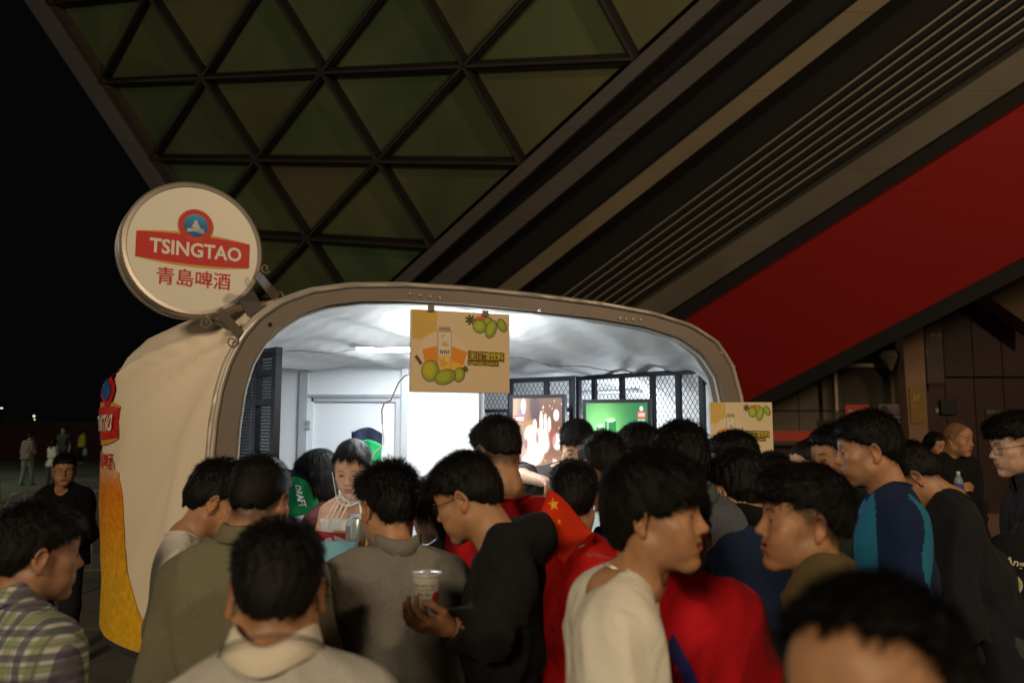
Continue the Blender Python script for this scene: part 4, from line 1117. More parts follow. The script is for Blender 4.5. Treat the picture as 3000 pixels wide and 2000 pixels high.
for kk in range(1, 9):     # rounded back
    f_ = 1 - (kk / 8) ** 2 * 1.0; tt_ = TD + .35 * math.sin(kk / 8 * math.pi / 2)
    s2 = a[:, -1] * f_; z2 = 1.5 + (c[:, -1] - 1.5) * f_; cap.append(KV(s2, np.full_like(s2, tt_), z2)[:, None])
G = np.concatenate(cap, 1); nT = G.shape[1]
ii = (np.arange(nU - 1)[:, None] * nT + np.arange(nT - 1)[None, :]).ravel()
Q = np.stack([ii, ii + 1, ii + nT + 1, ii + nT], 1)
m_fab = M('cream_tent_fabric', (.76, .66, .52), rough=.55, var=.04, scale=3, bump=.25, bscale=350, spec=.3)
fabo = link('fabric_cover', np_mesh('fabric_cover', local(kiosk, G.reshape(-1, 3)), Q), kiosk, [m_fab])
so = fabo.modifiers.new('thick', 'SOLIDIFY'); so.thickness = .004; so.offset = 0
# underside and chassis
b = MB(); bot = [KV(np.array(x1), np.array(t1), np.array(.952)) for x1, t1 in [(float(a[0, i]), float(ts[i])) for i in range(0, len(ts), 6)] + [(float(a[-1, i]), float(ts[i])) for i in range(len(ts) - 1, -1, -6)]]
b.prism(bot, (0, 0, -.03)); b.build('underside', M('underside_black', (.03, .028, .025)), kiosk)
b = MB(); b.obox(K(0, 1.1, .62), EE * 1.15, EW * 1.0, UZ * .20); b.build('chassis', M('chassis_black', (.02, .02, .02)), kiosk)
for s_ in (-.55, .55):
    for t_ in (.25, 1.95):
        b = MB(); b.lathe([(0, -.08), (.12, -.08), (.20, -.09), (.27, -.07), (.27, .07), (.20, .09), (.12, .08), (0, .08)], K(s_ * 1.6, t_, .27), axis=EE, n=24); wv = b.build('wheel', M('tyre', (.02, .02, .02), rough=.8), kiosk, smooth=True)
# side print: the beer glass, and the small round emblem with letters
zs_, ts_ = np.linspace(.96, 2.2, 134), np.linspace(.06, 1.9, 185)
gz, gt = np.meshgrid(zs_, ts_, indexing='ij')
sl_ = np.interp(gz, OP[:70, 1], OP[:70, 0])
def side_world(z, t, lift=.006):
    z, t = np.asarray(z, float), np.asarray(t, float)
    s = np.interp(z, OP[:70, 1], OP[:70, 0]); a1, b1, c1 = shell(s, z, t); return KV(a1 - lift, b1, c1)
GW = side_world(gz, gt, 0); GP = project(GW)
eps = side_world(gz, gt + .01, 0) - GW; epz = side_world(gz + .01, gt, 0) - GW; nn = np.cross(epz, eps); vis = (nn * (CAMP - GW)).sum(-1); vis = vis * np.sign(nn[..., 0].mean() * -1) > 0
def px_to_tz(u, v):
    d = np.hypot(GP[..., 0] - u, GP[..., 1] - v) + np.where(vis, 0, 400); i = np.unravel_index(np.argmin(d), d.shape); return gz[i], gt[i]
edge = [px_to_tz(u, v) for u, v in ((336, 1352), (356, 1385), (364, 1440), (366, 1520), (370, 1600), (384, 1700), (408, 1780), (440, 1840), (470, 1885))]
edge = sorted(edge); ez = np.array([e[0] for e in edge]); et = np.array([e[1] for e in edge])
ztop = ez.max()
nz_, nt_ = 130, 40
zz_ = np.linspace(.956, ztop + .05, nz_)
gfun = np.interp(zz_, ez, et); gfun = np.where(zz_ < ez.min(), et[0] - (ez.min() - zz_) * 1.3, gfun)
topr = np.clip((zz_ - ztop) / .05, 0, 1); gfun = np.clip(gfun + topr * .25, .1, 1.8)
Vp = []; Cp = []
for i, z in enumerate(zz_):
    tt_ = np.linspace(gfun[i], min(gfun[i] + 1.0, 2.0) if z < ztop else gfun[i] + .6 * (1 - topr[i]) + .01, nt_)
    Vp.append(side_world(np.full(nt_, z), tt_, .007)); f_ = (z - .95) / (ztop + .05 - .95)
    foam = np.clip((f_ - .80) / .10, 0, 1); oran = np.clip((f_ - .30) / .45, 0, 1)
    base_ = np.array([.72, .40, .012]) * (1 - oran) + np.array([.66, .20, .006]) * oran
    base_ = base_ * (1 - foam) + np.array([.62, .36, .20]) * foam
    Cp.append(np.repeat(base_[None], nt_, 0))
Vp = np.concatenate(Vp); Cp = np.concatenate(Cp); ii = (np.arange(nz_ - 1)[:, None] * nt_ + np.arange(nt_ - 1)[None, :]).ravel()
m_print = tint_mat('printed_ink', (1, 1, 1), rough=.6)
m_beer = tint_mat('beer_print', (1, 1, 1), rough=.55, noise=.20, nscale=34)
link('beer_print', np_mesh('beer_print', local(kiosk, Vp), np.stack([ii, ii + 1, ii + nt_ + 1, ii + nt_], 1), tint=Cp), kiosk, [m_beer])
m_inkred = M('logo_red', (.50, .014, .010), rough=.5, var=.06); m_inkgold = M('logo_gold', (.62, .30, .03), rough=.5); m_inkblue = M('logo_blue', (.02, .08, .28), rough=.5, var=.5, scale=12); m_inkwhite = M('logo_white', (.68, .64, .56), rough=.5, var=.03)
zc, tc_ = px_to_tz(340, 1240); tc_ = tc_ + .19
def sidemap(x, y, lift): return side_world(zc + y, tc_ - x, lift)
def side_shape(pts, mat, name, lift):
    pts = np.array(pts, float); n = len(pts); W3 = sidemap(pts[:, 0], pts[:, 1], lift); cen = sidemap(np.array([pts[:, 0].mean()]), np.array([pts[:, 1].mean()]), lift)
    # subdivide radially so the print follows the cloth
    V = [cen[0]]; Fq = []; R = 6
    for r_i in range(1, R + 1):
        q = pts.mean(0) + (pts - pts.mean(0)) * r_i / R; V += list(sidemap(q[:, 0], q[:, 1], lift))
    for i in range(n): Fq.append((0, 1 + i, 1 + (i + 1) % n))
    for r_i in range(R - 1):
        for i in range(n): Fq.append((1 + r_i * n + i, 1 + (r_i + 1) * n + i, 1 + (r_i + 1) * n + (i + 1) % n, 1 + r_i * n + (i + 1) % n))
    return MB().add(V, Fq).build(name, mat, kiosk)
def circ(cx, cy, r, n=36, ry=None): return [(cx + r * math.cos(2 * math.pi * i / n), cy + (ry or r) * math.sin(2 * math.pi * i / n)) for i in range(n)]
def bandpts(hw, hh, bow, n=16): return [(-hw + 2 * hw * i / n, hh + bow * (1 - (2 * i / n - 1) ** 2)) for i in range(n + 1)] + [(hw - 2 * hw * i / n, -hh - bow * (1 - (2 * i / n - 1) ** 2)) for i in range(n + 1)]
side_shape(bandpts(.22, .070, .030), m_inkgold, 'logo_band', .010); side_shape(bandpts(.22, .065, .010), m_inkred, 'logo_band', .014)
side_shape(circ(0.05, .16, .09), m_inkred, 'emblem', .015); side_shape(circ(0.05, .16, .060), m_inkblue, 'emblem', .020)
lettering('TSINGTAO', .1, 0, 0, 0, m_inkwhite, kiosk, fit=(.37, .075), bold=.003, mapfn=lambda x, y: sidemap(x, y, .018))
lettering('青島啤酒', .1, 0, 0, 0, m_inkred, kiosk, fit=(.30, .075), bold=.001, mapfn=lambda x, y: sidemap(x, y - .17, .009))

# inner lining of the roof, slack and creased, hanging to the top of the cabin wall
nS, nTT = 150, 70
sI = np.linspace(-1, 1, nS); tI = np.linspace(.05, 1.45, nTT)
S2, T2 = np.meshgrid(np.linspace(0, 139, nS), tI, indexing='ij')
ps_ = np.interp(S2, np.arange(140), IP[:, 0]); pz_ = np.interp(S2, np.arange(140), IP[:, 1])
sp_ = ps_ * (1 + .72 * bulge(T2) / 1.25)
ceil_m = np.clip((pz_ - 1.9) / .4, 0, 1)
zl = pz_ - ceil_m * (.16 * (T2 / 1.2) + .035 * np.sin(T2 * 2.2)) + .010
wr = .012 * np.sin((sp_ * 9 - T2 * 15) + 1.5 * np.sin(T2 * 5)) + .007 * np.sin(sp_ * 24 - T2 * 20 + 2 * np.sin(sp_ * 4)) + .004 * np.sin(sp_ * 50 + T2 * 31)
zl = zl + wr * ceil_m * np.clip(T2 / .2, 0, 1); sp_ = sp_ + (1 - ceil_m) * wr * np.sign(ps_) * np.clip(T2 / .2, 0, 1)
G = KV(sp_, T2, zl); ii = (np.arange(nS - 1)[:, None] * nTT + np.arange(nTT - 1)[None, :]).ravel()
m_lin = M('white_lining', (.78, .79, .80), rough=.62, var=.06, scale=2.5, spec=.5, bump=.2, bscale=30)
lo_ = link('lining', np_mesh('lining', local(kiosk, G.reshape(-1, 3)), np.stack([ii, ii + nTT, ii + nTT + 1, ii + 1], 1)), kiosk, [m_lin])
lo_.modifiers.new('thick', 'SOLIDIFY').thickness = .004
b = MB(); b.tube([KV(np.array(np.interp(i, np.arange(nS), sp_[:, 38])), np.array(tI[38]), np.array(np.interp(i, np.arange(nS), zl[:, 38]) - .006)) for i in np.linspace(30, 120, 60)], .0022, 5); b.build('lining_seam', M('seam_grey', (.2, .21, .22)), kiosk)
# cabin box inside: back wall with door
m_wall = M('cabin_white', (.74, .76, .78), rough=.4, var=.03, scale=2)
m_alu = M('aluminium_trim', (.55, .57, .60), rough=.35, metal=.4)
Yc = 4.75
def wallbox(u0, u1, v0, v1, Y, t, name, mat, zlo=None, bevel=.002):
    a, b2 = at(u0, v0, Y), at(u1, v1, Y); z0_ = b2[2] if zlo is None else zlo
    return MB().box(a[0], b2[0], Y, Y + t, z0_, a[2]).build(name, mat, kiosk, bevel=bevel)
wallbox(740, 878, 1020, 1500, Yc, .06, 'wall_panel', m_wall, .5)
wallbox(880, 892, 1020, 1500, Yc - .02, .07, 'post', m_alu, .5)
wallbox(893, 1176, 1020, 1156, Yc, .06, 'wall_panel', m_wall)
wallbox(893, 1176, 1157.5, 1163, Yc - .025, .08, 'door_rail', m_alu)
door = MB().box(at(912, 1200, Yc)[0], at(1158, 1200, Yc)[0], Yc + .01, Yc + .05, .52, at(0, 1178, Yc)[2]).build('door', m_wall, kiosk, bevel=.003)
wallbox(895, 911, 1164, 1500, Yc - .01, .05, 'door_frame', m_wall, .52); wallbox(1159, 1174, 1164, 1500, Yc - .01, .05, 'door_frame', m_alu, .52); wallbox(911.5, 1158.5, 1164, 1177, Yc - .01, .05, 'door_frame', m_alu)
for vv in (1236, 1252):
    b = MB(); b.lathe([(0, -.02), (.012, -.02), (.014, 0)], at(905, vv, Yc - .012), axis=(0, 1, 0), n=12); b.build('door_lock', m_alu, door, smooth=True)
wallbox(1177, 1189, 1020, 1500, Yc - .025, .07, 'post', m_alu, .5)
wallbox(1190, 1402, 1020, 1500, Yc, .06, 'wall_panel', m_wall, .5)
wallbox(1404, 1990, 1090, 1500, Yc + .42, .05, 'rear_wall', M('rear_wall_grey', (.72, .74, .76), rough=.5, var=.05), .5)
MB().box(at(1403, 1200, Yc)[0], at(1403, 1200, Yc)[0] + .03, Yc + .06, Yc + .42, .5, 2.2).build('wall_panel', m_wall, kiosk)
MB().obox(K(0, .85, .80), EE * 1.35, EW * .8, UZ * .02).build('floor', M('kiosk_floor', (.2, .2, .21), rough=.5), kiosk)
MB().obox(K(0, .035, 1.04), EE * 1.168, EW * .02, UZ * .175).build('front_panel', m_wall, kiosk)
ctr = MB().obox(K(0, .04, 1.235), EE * 1.168, EW * .20, UZ * .018).build('counter', M('counter_top', (.5, .5, .5), rough=.3), kiosk, bevel=.004)
# ceiling lamp, then two hidden tube lights added for brightness
m_tube = M('lamp_diffuser', (.9, .95, 1), emit=(.88, .95, 1.0), estr=9)
for (p, sz, pw) in KIOSK_LIGHTS:
    l = empty('ceiling_lamp', (p[0], p[1], p[2] + .03), 'lit flat white ceiling lamp behind the hanging fruit drink board', 'lamp')
    b = MB(); b.box(p[0] - .32, p[0] + .32, p[1] - .09, p[1] + .09, p[2] + .022, p[2] + .05); b.build('housing', m_alu, l)
    b = MB(); b.box(p[0] - .30, p[0] + .30, p[1] - .075, p[1] + .075, p[2] + .012, p[2] + .0215); b.build('diffuser', m_tube, l)
    area_light('kiosk_lamp_light', p, (p[0] - .3, p[1] + .1, 0), .62, pw, (.86, .94, 1.0), .2)
tl = empty('added_tube', (-.24, 3.78, 2.1), 'added tube light hidden behind the hanging fruit drink board', 'lamp')  # unseen tube, added to brighten the kiosk ceiling and walls
b = MB(); b.tube([(-.42, 3.76, 2.1), (-.08, 3.76, 2.1)], .013, 12); b.build('tube', m_tube, tl, smooth=True)
b = MB(); b.tube([(-.25, 3.76, 2.11), (-.25, 3.76, 2.34)], .004, 6); b.build('cord', m_alu, tl)
for x_, pw in ((-.40, 4.2), (-.08, 6.2)):
    d = bpy.data.lights.new('added_tube_light', 'POINT'); d.energy = pw; d.color = (.86, .94, 1.0); d.shadow_soft_size = .05
    o = bpy.data.objects.new('added_tube_light', d); COL.objects.link(o); o.location = (x_, 3.70, 2.08)

tl = empty('added_tube', (.66, 5.03, 1.82), 'added tube light hidden behind the green lit poster', 'lamp')  # unseen tube, added to brighten the wall behind the gates
b = MB(); b.tube([(.66, 5.03, 1.70), (.66, 5.03, 1.93)], .013, 12); b.build('tube', m_tube, tl, smooth=True)
b = MB(); b.tube([(.66, 5.05, .80), (.66, 5.05, 1.70)], .008, 8); b.build('stand', m_alu, tl)
d = bpy.data.lights.new('added_tube_light', 'POINT'); d.energy = 7.5; d.color = (.86, .94, 1.0); d.shadow_soft_size = .05
o = bpy.data.objects.new('added_tube_light', d); COL.objects.link(o); o.location = (.66, 4.98, 1.84)

# ------------------------------------------------------------------ mesh gates and shutters
m_iron = M('black_iron', (.022, .026, .034), rough=.45, metal=.4)
def gate(A, B, ztop, zbot, label, uprights, pitch=(.030, .048), hbars=(), group=None, name='mesh_gate', fw=.028, cat='gate', wire=.0013):
    A, B = np.array([*A, 0.0]), np.array([*B, 0.0]); L = np.linalg.norm(B - A); d = (B - A) / L; n_ = np.array([-d[1], d[0], 0])
    root = empty(name, tuple((A + B) / 2), label, cat, group)
    P = lambda s, z, o=0: A + d * s + UZ * z + n_ * o
    for (z, nm) in ((ztop - fw / 2, 'top_rail'), (zbot + fw / 2, 'bottom_rail')): MB().bar(P(0, z), P(L, z), fw, fw).build(nm, m_iron, root, bevel=.002)
    for z in hbars: MB().bar(P(fw, z), P(L - fw, z), fw * .8, fw * .8).build('cross_rail', m_iron, root)
    for s in [fw / 2] + [L * q for q in uprights] + [L - fw / 2]: MB().bar(P(s, zbot + fw), P(s, ztop - fw), fw, fw * .9, up=n_).build('upright', m_iron, root)
    w_, h_ = pitch; mb = MB(); H = ztop - zbot - 2 * fw; z0_ = zbot + fw; L2 = L
    k = h_ / w_; c = -H / k
    while c < L2:
        s0, s1 = max(c, 0), min(c + H / k, L2)
        if s1 > s0:
            mb.bar(P(s0, z0_ + (s0 - c) * k, .012), P(s1, z0_ + (s1 - c) * k, .012), wire * 2, wire * 1.4, up=n_)
            mb.bar(P(L2 - s0, z0_ + (s0 - c) * k, .0135), P(L2 - s1, z0_ + (s1 - c) * k, .0135), wire * 2, wire * 1.4, up=n_)
        c += w_
    o = mb.build('wire_mesh', m_iron, root); tag(o, kind='stuff'); return root
pA0, pA1 = at(1400, 1115, 5.0), at(1682, 1100, 4.6); pB0, pB1 = at(1690, 1105, 4.95), at(2062, 1080, 4.28)
gate(pA0[:2], pA1[:2], 2.145, .82, 'black expanded mesh gate behind the brown concert poster', (.36, .73), group='folding mesh gates', hbars=(1.95,))
gate(pB0[:2], pB1[:2], 2.165, .82, 'black expanded mesh gate behind the green can poster', (.155, .39, .63, .82), group='folding mesh gates')
pC0, pC1 = at(690, 1046, 3.95), at(819, 1016, 3.62)
gate(pC0[:2], pC1[:2], pC1[2], .82, 'black iron mesh shutter folded against the left side of the kiosk opening', (.55,), pitch=(.012, .03), hbars=(pC1[2] - .12, pC1[2] - .25), group='folding mesh gates', fw=.035, wire=.0016)
b = MB(); q = at(2064, 1118, 4.26); q2 = at(2122, 1118, 4.25); b.bar(q, q2, .03, .03); b.bar(q2 + np.array([-.01, 0, .01]), q2 + np.array([-.01, 0, -.055]), .03, .03)
tag(b.build('hinge_arm', m_iron), 'black iron hinge arm sticking out right of the mesh gate', 'bracket')
# clothes rail with wire hangers behind gate
b = MB(); b.tube([at(1700, 1148, 5.05), at(2120, 1140, 5.05)], .012, 8)
tag(b.build('steel_rail', m_alu, None, smooth=True), 'thin steel rail crossing behind the mesh gates', 'rail')

# ------------------------------------------------------------------ round hanging sign
aS = math.radians(34); sx = np.array([math.cos(aS), math.sin(aS), 0]); sn = np.array([math.sin(aS), -math.cos(aS), 0])
sc_ = at(570, 729, 3.08); R_ = .248; TH = .12
sign = empty('round_sign', tuple(sc_ - sn * TH / 2), 'round cream sign with red band reading TSINGTAO fixed to the kiosk corner', 'sign')
b = MB(); b.lathe([(0, 0), (R_, 0), (R_ * .985, -.001)][:2], sc_, axis=sn, n=72); b.build('face', M('sign_cream', (.70, .67, .58), rough=.35, var=.04), sign)
m_rim = M('brushed_rim', (.34, .31, .27), rough=.35, metal=.5, var=.2)
b = MB(); b.lathe([(R_ * .995, .004), (R_ + .012, .006), (R_ + .020, -.002), (R_ + .020, -.018), (R_ + .013, -.024), (R_ + .013, -TH + .024), (R_ + .020, -TH + .018), (R_ + .020, -TH + .002), (R_ + .012, -TH - .006), (R_ * .995, -TH - .004)], sc_, axis=sn, n=84); b.build('rim', m_rim, sign, smooth=True)
b = MB(); b.lathe([(R_, 0), (0, 0)], sc_ - sn * TH, axis=sn, n=60); b.build('rear_face', M('sign_cream', (.70, .67, .58), rough=.35, var=.04), sign)
def sgn(x, y, l=.0015): return sc_ + sx * x + UZ * y + sn * l
def flat(pts, l): return MB().add([sgn(x, y, l) for x, y in pts], [tuple(range(len(pts)))])
hw = .212; yb = -.005
flat([(x, y + yb) for x, y in bandpts(hw, .050, .018)], .0015).build('logo_band', m_inkgold, sign)
flat([(x, y + yb) for x, y in bandpts(hw, .048, .010)], .0030).build('logo_band', m_inkred, sign)
flat(circ(0, .092, .066), .0045).build('emblem_ring', M('logo_orange_red', (.55, .055, .015)), sign)
def emb(u, v):
    C = np.ones((u.size, 3)) * np.array([.02, .10, .32]); g_ = np.clip((u + .6 - v), 0, 1)[:, None]; C = C * (1 - .0) + (1 - g_) * 0 + np.clip(1 - v * 1.6, 0, 1)[:, None] * np.array([.03, .22, .25])
    w_ = np.array([.62, .6, .5])
    for (cx, y0, hw_, hh) in ((.5, .30, .05, .035), (.5, .38, .09, .03), (.5, .46, .13, .03), (.5, .54, .17, .035)):
        inked(C, ((np.abs(v - y0) < hh) & (np.abs(u - cx) < hw_ * (.6 + (v - y0 + hh) / hh * .4))).astype(float), w_)
    for (y0, a0) in ((.64, .02), (.70, .03), (.77, .02)): inked(C, ((np.abs(v - y0 - .03 * np.sin(u * 9 + y0 * 9)) < a0) & (np.abs(u - .5) < .36)).astype(float), w_, .8)
    return C
def embend(u, v):
    r = np.hypot(u - .5, v - .5) + 1e-9; a = np.arctan2(v - .5, u - .5); k_ = np.maximum(np.abs(np.cos(a)), np.abs(np.sin(a))); U_ = .5 + (u - .5) * k_; V_ = .5 + (v - .5) * k_
    return sc_ + ((U_ - .5) * .090)[:, None] * sx + ((.5 - V_) * .090 + .092)[:, None] * UZ + sn * .006
def emb2(u, v):
    r = np.hypot(u - .5, v - .5) + 1e-9; a = np.arctan2(v - .5, u - .5); k_ = np.maximum(np.abs(np.cos(a)), np.abs(np.sin(a))); return emb(.5 + (u - .5) * k_, .5 + (v - .5) * k_)
printed_panel('emblem', (0, 0, 0), (1, 0, 0), (0, 0, 1), 1, 1, 56, 56, emb2, m_print, sign, bend=embend)
for i in range(26):
    a = 2 * math.pi * i / 26; c0 = np.array([.055 * math.cos(a), .092 + .055 * math.sin(a)])
    if -2.0 < math.atan2(math.sin(a), math.cos(a)) < -1.1: continue
    MB().add([sgn(c0[0] + .0035 * math.cos(a + k_), c0[1] + .0035 * math.sin(a + k_), .0060) for k_ in (0, 1.57, 3.14, 4.71)], [(0, 1, 2, 3)]).build('emblem_mark', M('mark_dark', (.30, .02, .01)) if i == 0 else bpy.data.materials['mark_dark'], sign)
lettering('TSINGTAO', .1, sgn(.008, yb, .0045), sx, UZ, m_inkwhite, sign, fit=(.345, .058), bold=.0028)
lettering('青島啤酒', .1, sgn(.004, -.118, .002), sx, UZ, m_inkred, sign, fit=(.275, .068), bold=.0006)
# bracket arms and scrolls
m_brk = M('bracket_grey', (.20, .17, .14), rough=.5, metal=.4)
back_c = sc_ - sn * TH / 2
def fpl(u, v, t=-.0): return on_plane(u, v, K(0, t, 0), -EW)
for (ua, va, ub, vb) in ((640, 908, 712, 990), (752, 805, 808, 868)):
    A2 = at(ua, va, 3.05); B2 = fpl(ub, vb); mb = MB(); mb.bar(A2, B2, .035, .02, up=EW); mb.build('bracket_arm', m_brk, sign, bevel=.002)
mb = MB(); mb.bar(at(600, 925, 3.06), fpl(700, 978), .014, .014); mb.build('bracket_brace', m_brk, sign)
mb = MB(); mb.obox(at(735, 890, 3.18), EE * .028 + UZ * .02, EW * .012, UZ * .034 - EE * .02); mb.build('bracket_plate', M('plate_dark', (.06, .05, .045)), sign)
def scroll(cx, cy, r0, turns, st, Y):
    pts = []
    for i in range(40):
        f_ = i / 39; a = st + f_ * turns * 2 * math.pi; r = r0 * (1 - .8 * f_); pts.append(at(cx + r * math.cos(a), cy + r * math.sin(a), Y))
    mb = MB(); mb.tube(pts, .0032, 6); return mb.build('scroll', m_brk, sign, smooth=True)
scroll(600, 945, 20, 1.3, -1.2, 3.05); scroll(680, 1000, 18, 1.3, -.5, 3.10); scroll(818, 868, 19, 1.3, 2.0, 3.2); scroll(778, 786, 15, 1.2, .5, 3.14)

# ------------------------------------------------------------------ fruit-drink boards
def fruit(u, v):
    C = np.ones((u.size, 3)) * np.array([.62, .49, .30]); asp = 1.25
    inked(C, ((u < .245) & (v < .36)).astype(float) * (1 - ellm(u, v, .30, .52, .24, .27, 0, 1)), (.56, .36, .07)); inked(C, ((u < .245) & (v < .16) & (u > .17)).astype(float), (.58, .40, .10), .5)
    inked(C, ellm(u, v, .32, .54, .26, .27), (.66, .53, .36), .7)
    inked(C, polym(u, v, [(.105, .485), (.255, .435), (.255, .70), (.135, .68)]), (.66, .23, .01)); inked(C, polym(u, v, [(.385, .43), (.56, .50), (.50, .72), (.385, .74)]), (.66, .23, .01))
    inked(C, ellm(u, v, .37, .74, .17, .12), (.70, .45, .05), .9)
    can = ((np.abs(u - .325) < .072) & (v > .235) & (v < .74)).astype(float); neck = ((np.abs(u - .325) < .058) & (v > .20) & (v <= .235)).astype(float)
    inked(C, can, (.40, .30, .20)); inked(C, neck, (.30, .22, .16))
    inked(C, ((np.abs(u - .325) < .062) & (v > .265) & (v < .73)).astype(float), (.62, .58, .44)); inked(C, ((np.abs(u - .325) < .062) & (v > .55) & (v < .73)).astype(float), (.68, .42, .08))
    for (cx, cy, rx, ry, c) in ((.31, .31, .015, .03, (.66, .33, .04)), (.33, .41, .04, .03, (.62, .25, .02)), (.30, .385, .02, .02, (.55, .55, .3)), (.36, .37, .015, .04, (.5, .6, .4)), (.32, .64, .04, .05, (.62, .28, .02)), (.35, .60, .02, .03, (.7, .55, .1))): inked(C, ellm(u, v, cx, cy, rx, ry, .4), c, .8)
    for k_ in range(5): inked(C, ((np.abs(u - (.285 + .02 * k_)) < .006) & (np.abs(v - .505 - .01 * (k_ % 2)) < .026)).astype(float), (.16, .10, .12)); 
    inked(C, ((np.abs(v - .505) < .006) & (np.abs(u - .325) < .05)).astype(float), (.16, .10, .12))
    ol = (.09, .055, .01)
    def mango(cx, cy, rx, ry, rot, c1, c2):
        inked(C, ellm(u, v, cx, cy, rx + .008, ry + .010, rot, asp), ol); inked(C, ellm(u, v, cx, cy, rx, ry, rot, asp), c2); inked(C, ellm(u, v, cx - rx * .15, cy - ry * .1, rx * .7, ry * .75, rot, asp, .7), c1)
    for p in ([(.025, .575), (.055, .555), (.11, .65), (.085, .68)],): inked(C, polym(u, v, p), ol)
    def leaves(cx, cy, r):
        a = np.arctan2(v - cy, (u - cx) * asp); rr = np.hypot((u - cx) * asp, v - cy); inked(C, (rr < r * (.45 + .55 * np.abs(np.cos(a * 3.5)))).astype(float), (.07, .06, .012))
    leaves(.535, .715, .05); mango(.475, .785, .052, .085, .2, (.36, .40, .03), (.22, .27, .02)); mango(.185, .745, .082, .125, 0, (.46, .42, .02), (.20, .30, .02)); mango(.335, .815, .105, .085, -.35, (.34, .38, .03), (.20, .25, .02))
    inked(C, ellm(u, v, .72, .075, .09, .035), (.62, .12, .01)); leaves(.585, .095, .07)
    mango(.765, .11, .055, .05, -.4, (.34, .40, .03), (.2, .26, .02)); mango(.685, .17, .068, .080, .15, (.38, .42, .03), (.20, .28, .02)); mango(.92, .145, .042, .085, -.5, (.32, .38, .02), (.18, .25, .02)); mango(.805, .20, .050, .115, .35, (.36, .42, .03), (.19, .27, .02))
    inked(C, ((np.abs(v - .545 - (u - .75) * .03) < .058) & (u > .565) & (u < .945)).astype(float), (.10, .055, .01)); inked(C, ((np.abs(v - .635 - (u - .75) * .03) < .032) & (u > .56) & (u < .885)).astype(float), (.10, .055, .01))
    return C
FRUIT_ME = None
def fruit_board(O, ax_, W, H, label, straps, key):
    """O = upper left corner"""
    ax_ = np.asarray(ax_, float); n_ = np.array([ax_[1], -ax_[0], 0])
    root = empty('hanging_board', tuple(O), label, 'sign board', 'fruit drink boards on the kiosk')
    b = MB(); b.obox(O + ax_ * W / 2 - UZ * H / 2 - n_ * .016, ax_ * W / 2, n_ * .015, UZ * H / 2); b.build('panel', M('board_cream', (.62, .50, .33), rough=.5, var=.04), root, bevel=.002)
    printed_panel('print', O + n_ * .001 + ax_ * .001 - UZ * .001, ax_, UZ, W - .002, H - .002, 250, 200, fruit, m_print, root)
    P = lambda x, y: O + ax_ * W * x - UZ * H * y + n_ * .0025
    lettering('无酒精饮料', .1, P(.755, .545), ax_ , UZ, bpy.data.materials.get('board_yellow') or M('board_yellow', (.55, .42, .02)), root, fit=(W * .36, H * .095), bold=.002)
    lettering('HAPPINESS CHANCE', .1, P(.722, .635), ax_, UZ, bpy.data.materials['board_yellow'], root, fit=(W * .30, H * .040), bold=.002)
    for (p, q) in straps: MB().bar(p, q, .028, .006, up=n_).build('strap', m_frame_k, root)
    return root
bO = fpl(1207, 905, -.045); fruit_board(bO, EE, .448, .352, 'cream fruit drink board hanging from the top of the kiosk frame', [(fpl(1263, 893, -.052), fpl(1263, 912, -.052)), (fpl(1422, 910, -.052), fpl(1422, 925, -.052))], 0)
b2a = math.radians(10); b2 = np.array([math.cos(b2a), math.sin(b2a), 0]); O2 = at(2078, 1180, 4.62)
O2 = at(2080, 1178, 3.93); fruit_board(O2, np.array([math.cos(-.06), math.sin(-.06), 0]), .300, .285, 'smaller cream fruit drink board standing at the right end of the kiosk', [(O2 + np.array([.05, .03, -.2]), O2 + np.array([-.10, .12, -.2]))], 1)
# power cable to the hanging board
pts = [at(u, v, Y) for u, v, Y in ((1204, 1095, 3.42), (1186, 1100, 3.42), (1168, 1120, 3.45), (1155, 1150, 3.5), (1145, 1172, 3.6), (1125, 1182, 3.8), (1119, 1200, 3.9), (1120, 1240, 4.0), (1124, 1285, 4.0), (1124, 1298, 4.0), (1112, 1312, 4.0), (1097, 1325, 4.0), (1085, 1360, 4.0))]
b = MB(); b.tube(pts, .0035, 6); tag(b.build('cable', M('cable_tan', (.45, .36, .30), rough=.5), None, smooth=True), 'thin pale cable drooping from the hanging board down the white wall', 'cable')

# ------------------------------------------------------------------ lit posters
m_lit = tint_mat('backlit_print', (.85, .85, .85), rough=.3, estr=.75)
def lit_poster(A, B, H, colfn, label, nu=120, nv=120):
    A, B = np.asarray(A), np.asarray(B).copy(); B[2] = A[2]; W = np.linalg.norm(B - A); ax_ = (B - A) / W; n_ = np.array([ax_[1], -ax_[0], 0])
    root = empty('lightbox_poster', tuple(A), label, 'poster', 'lit posters on the mesh gates')
    fw = .018
    MB().obox(A + ax_ * W / 2 - UZ * H / 2 - n_ * .02, ax_ * W / 2, n_ * .018, UZ * H / 2).build('box', m_iron, root)
    for (c, hx, hz) in ((A + ax_ * W / 2 + UZ * fw / 2, W / 2 + fw, fw / 2), (A + ax_ * W / 2 - UZ * (H + fw / 2), W / 2 + fw, fw / 2), (A - ax_ * fw / 2 - UZ * H / 2, fw / 2, H / 2 - .0005), (B + ax_ * fw / 2 - UZ * H / 2, fw / 2, H / 2 - .0005)):
        MB().obox(c - n_ * .012, ax_ * hx, n_ * .020, UZ * hz).build('frame', m_iron, root)
    printed_panel('print', A + n_ * .0, ax_, UZ, W, H, nu, nv, colfn, m_lit, root); return root, ax_, n_, W
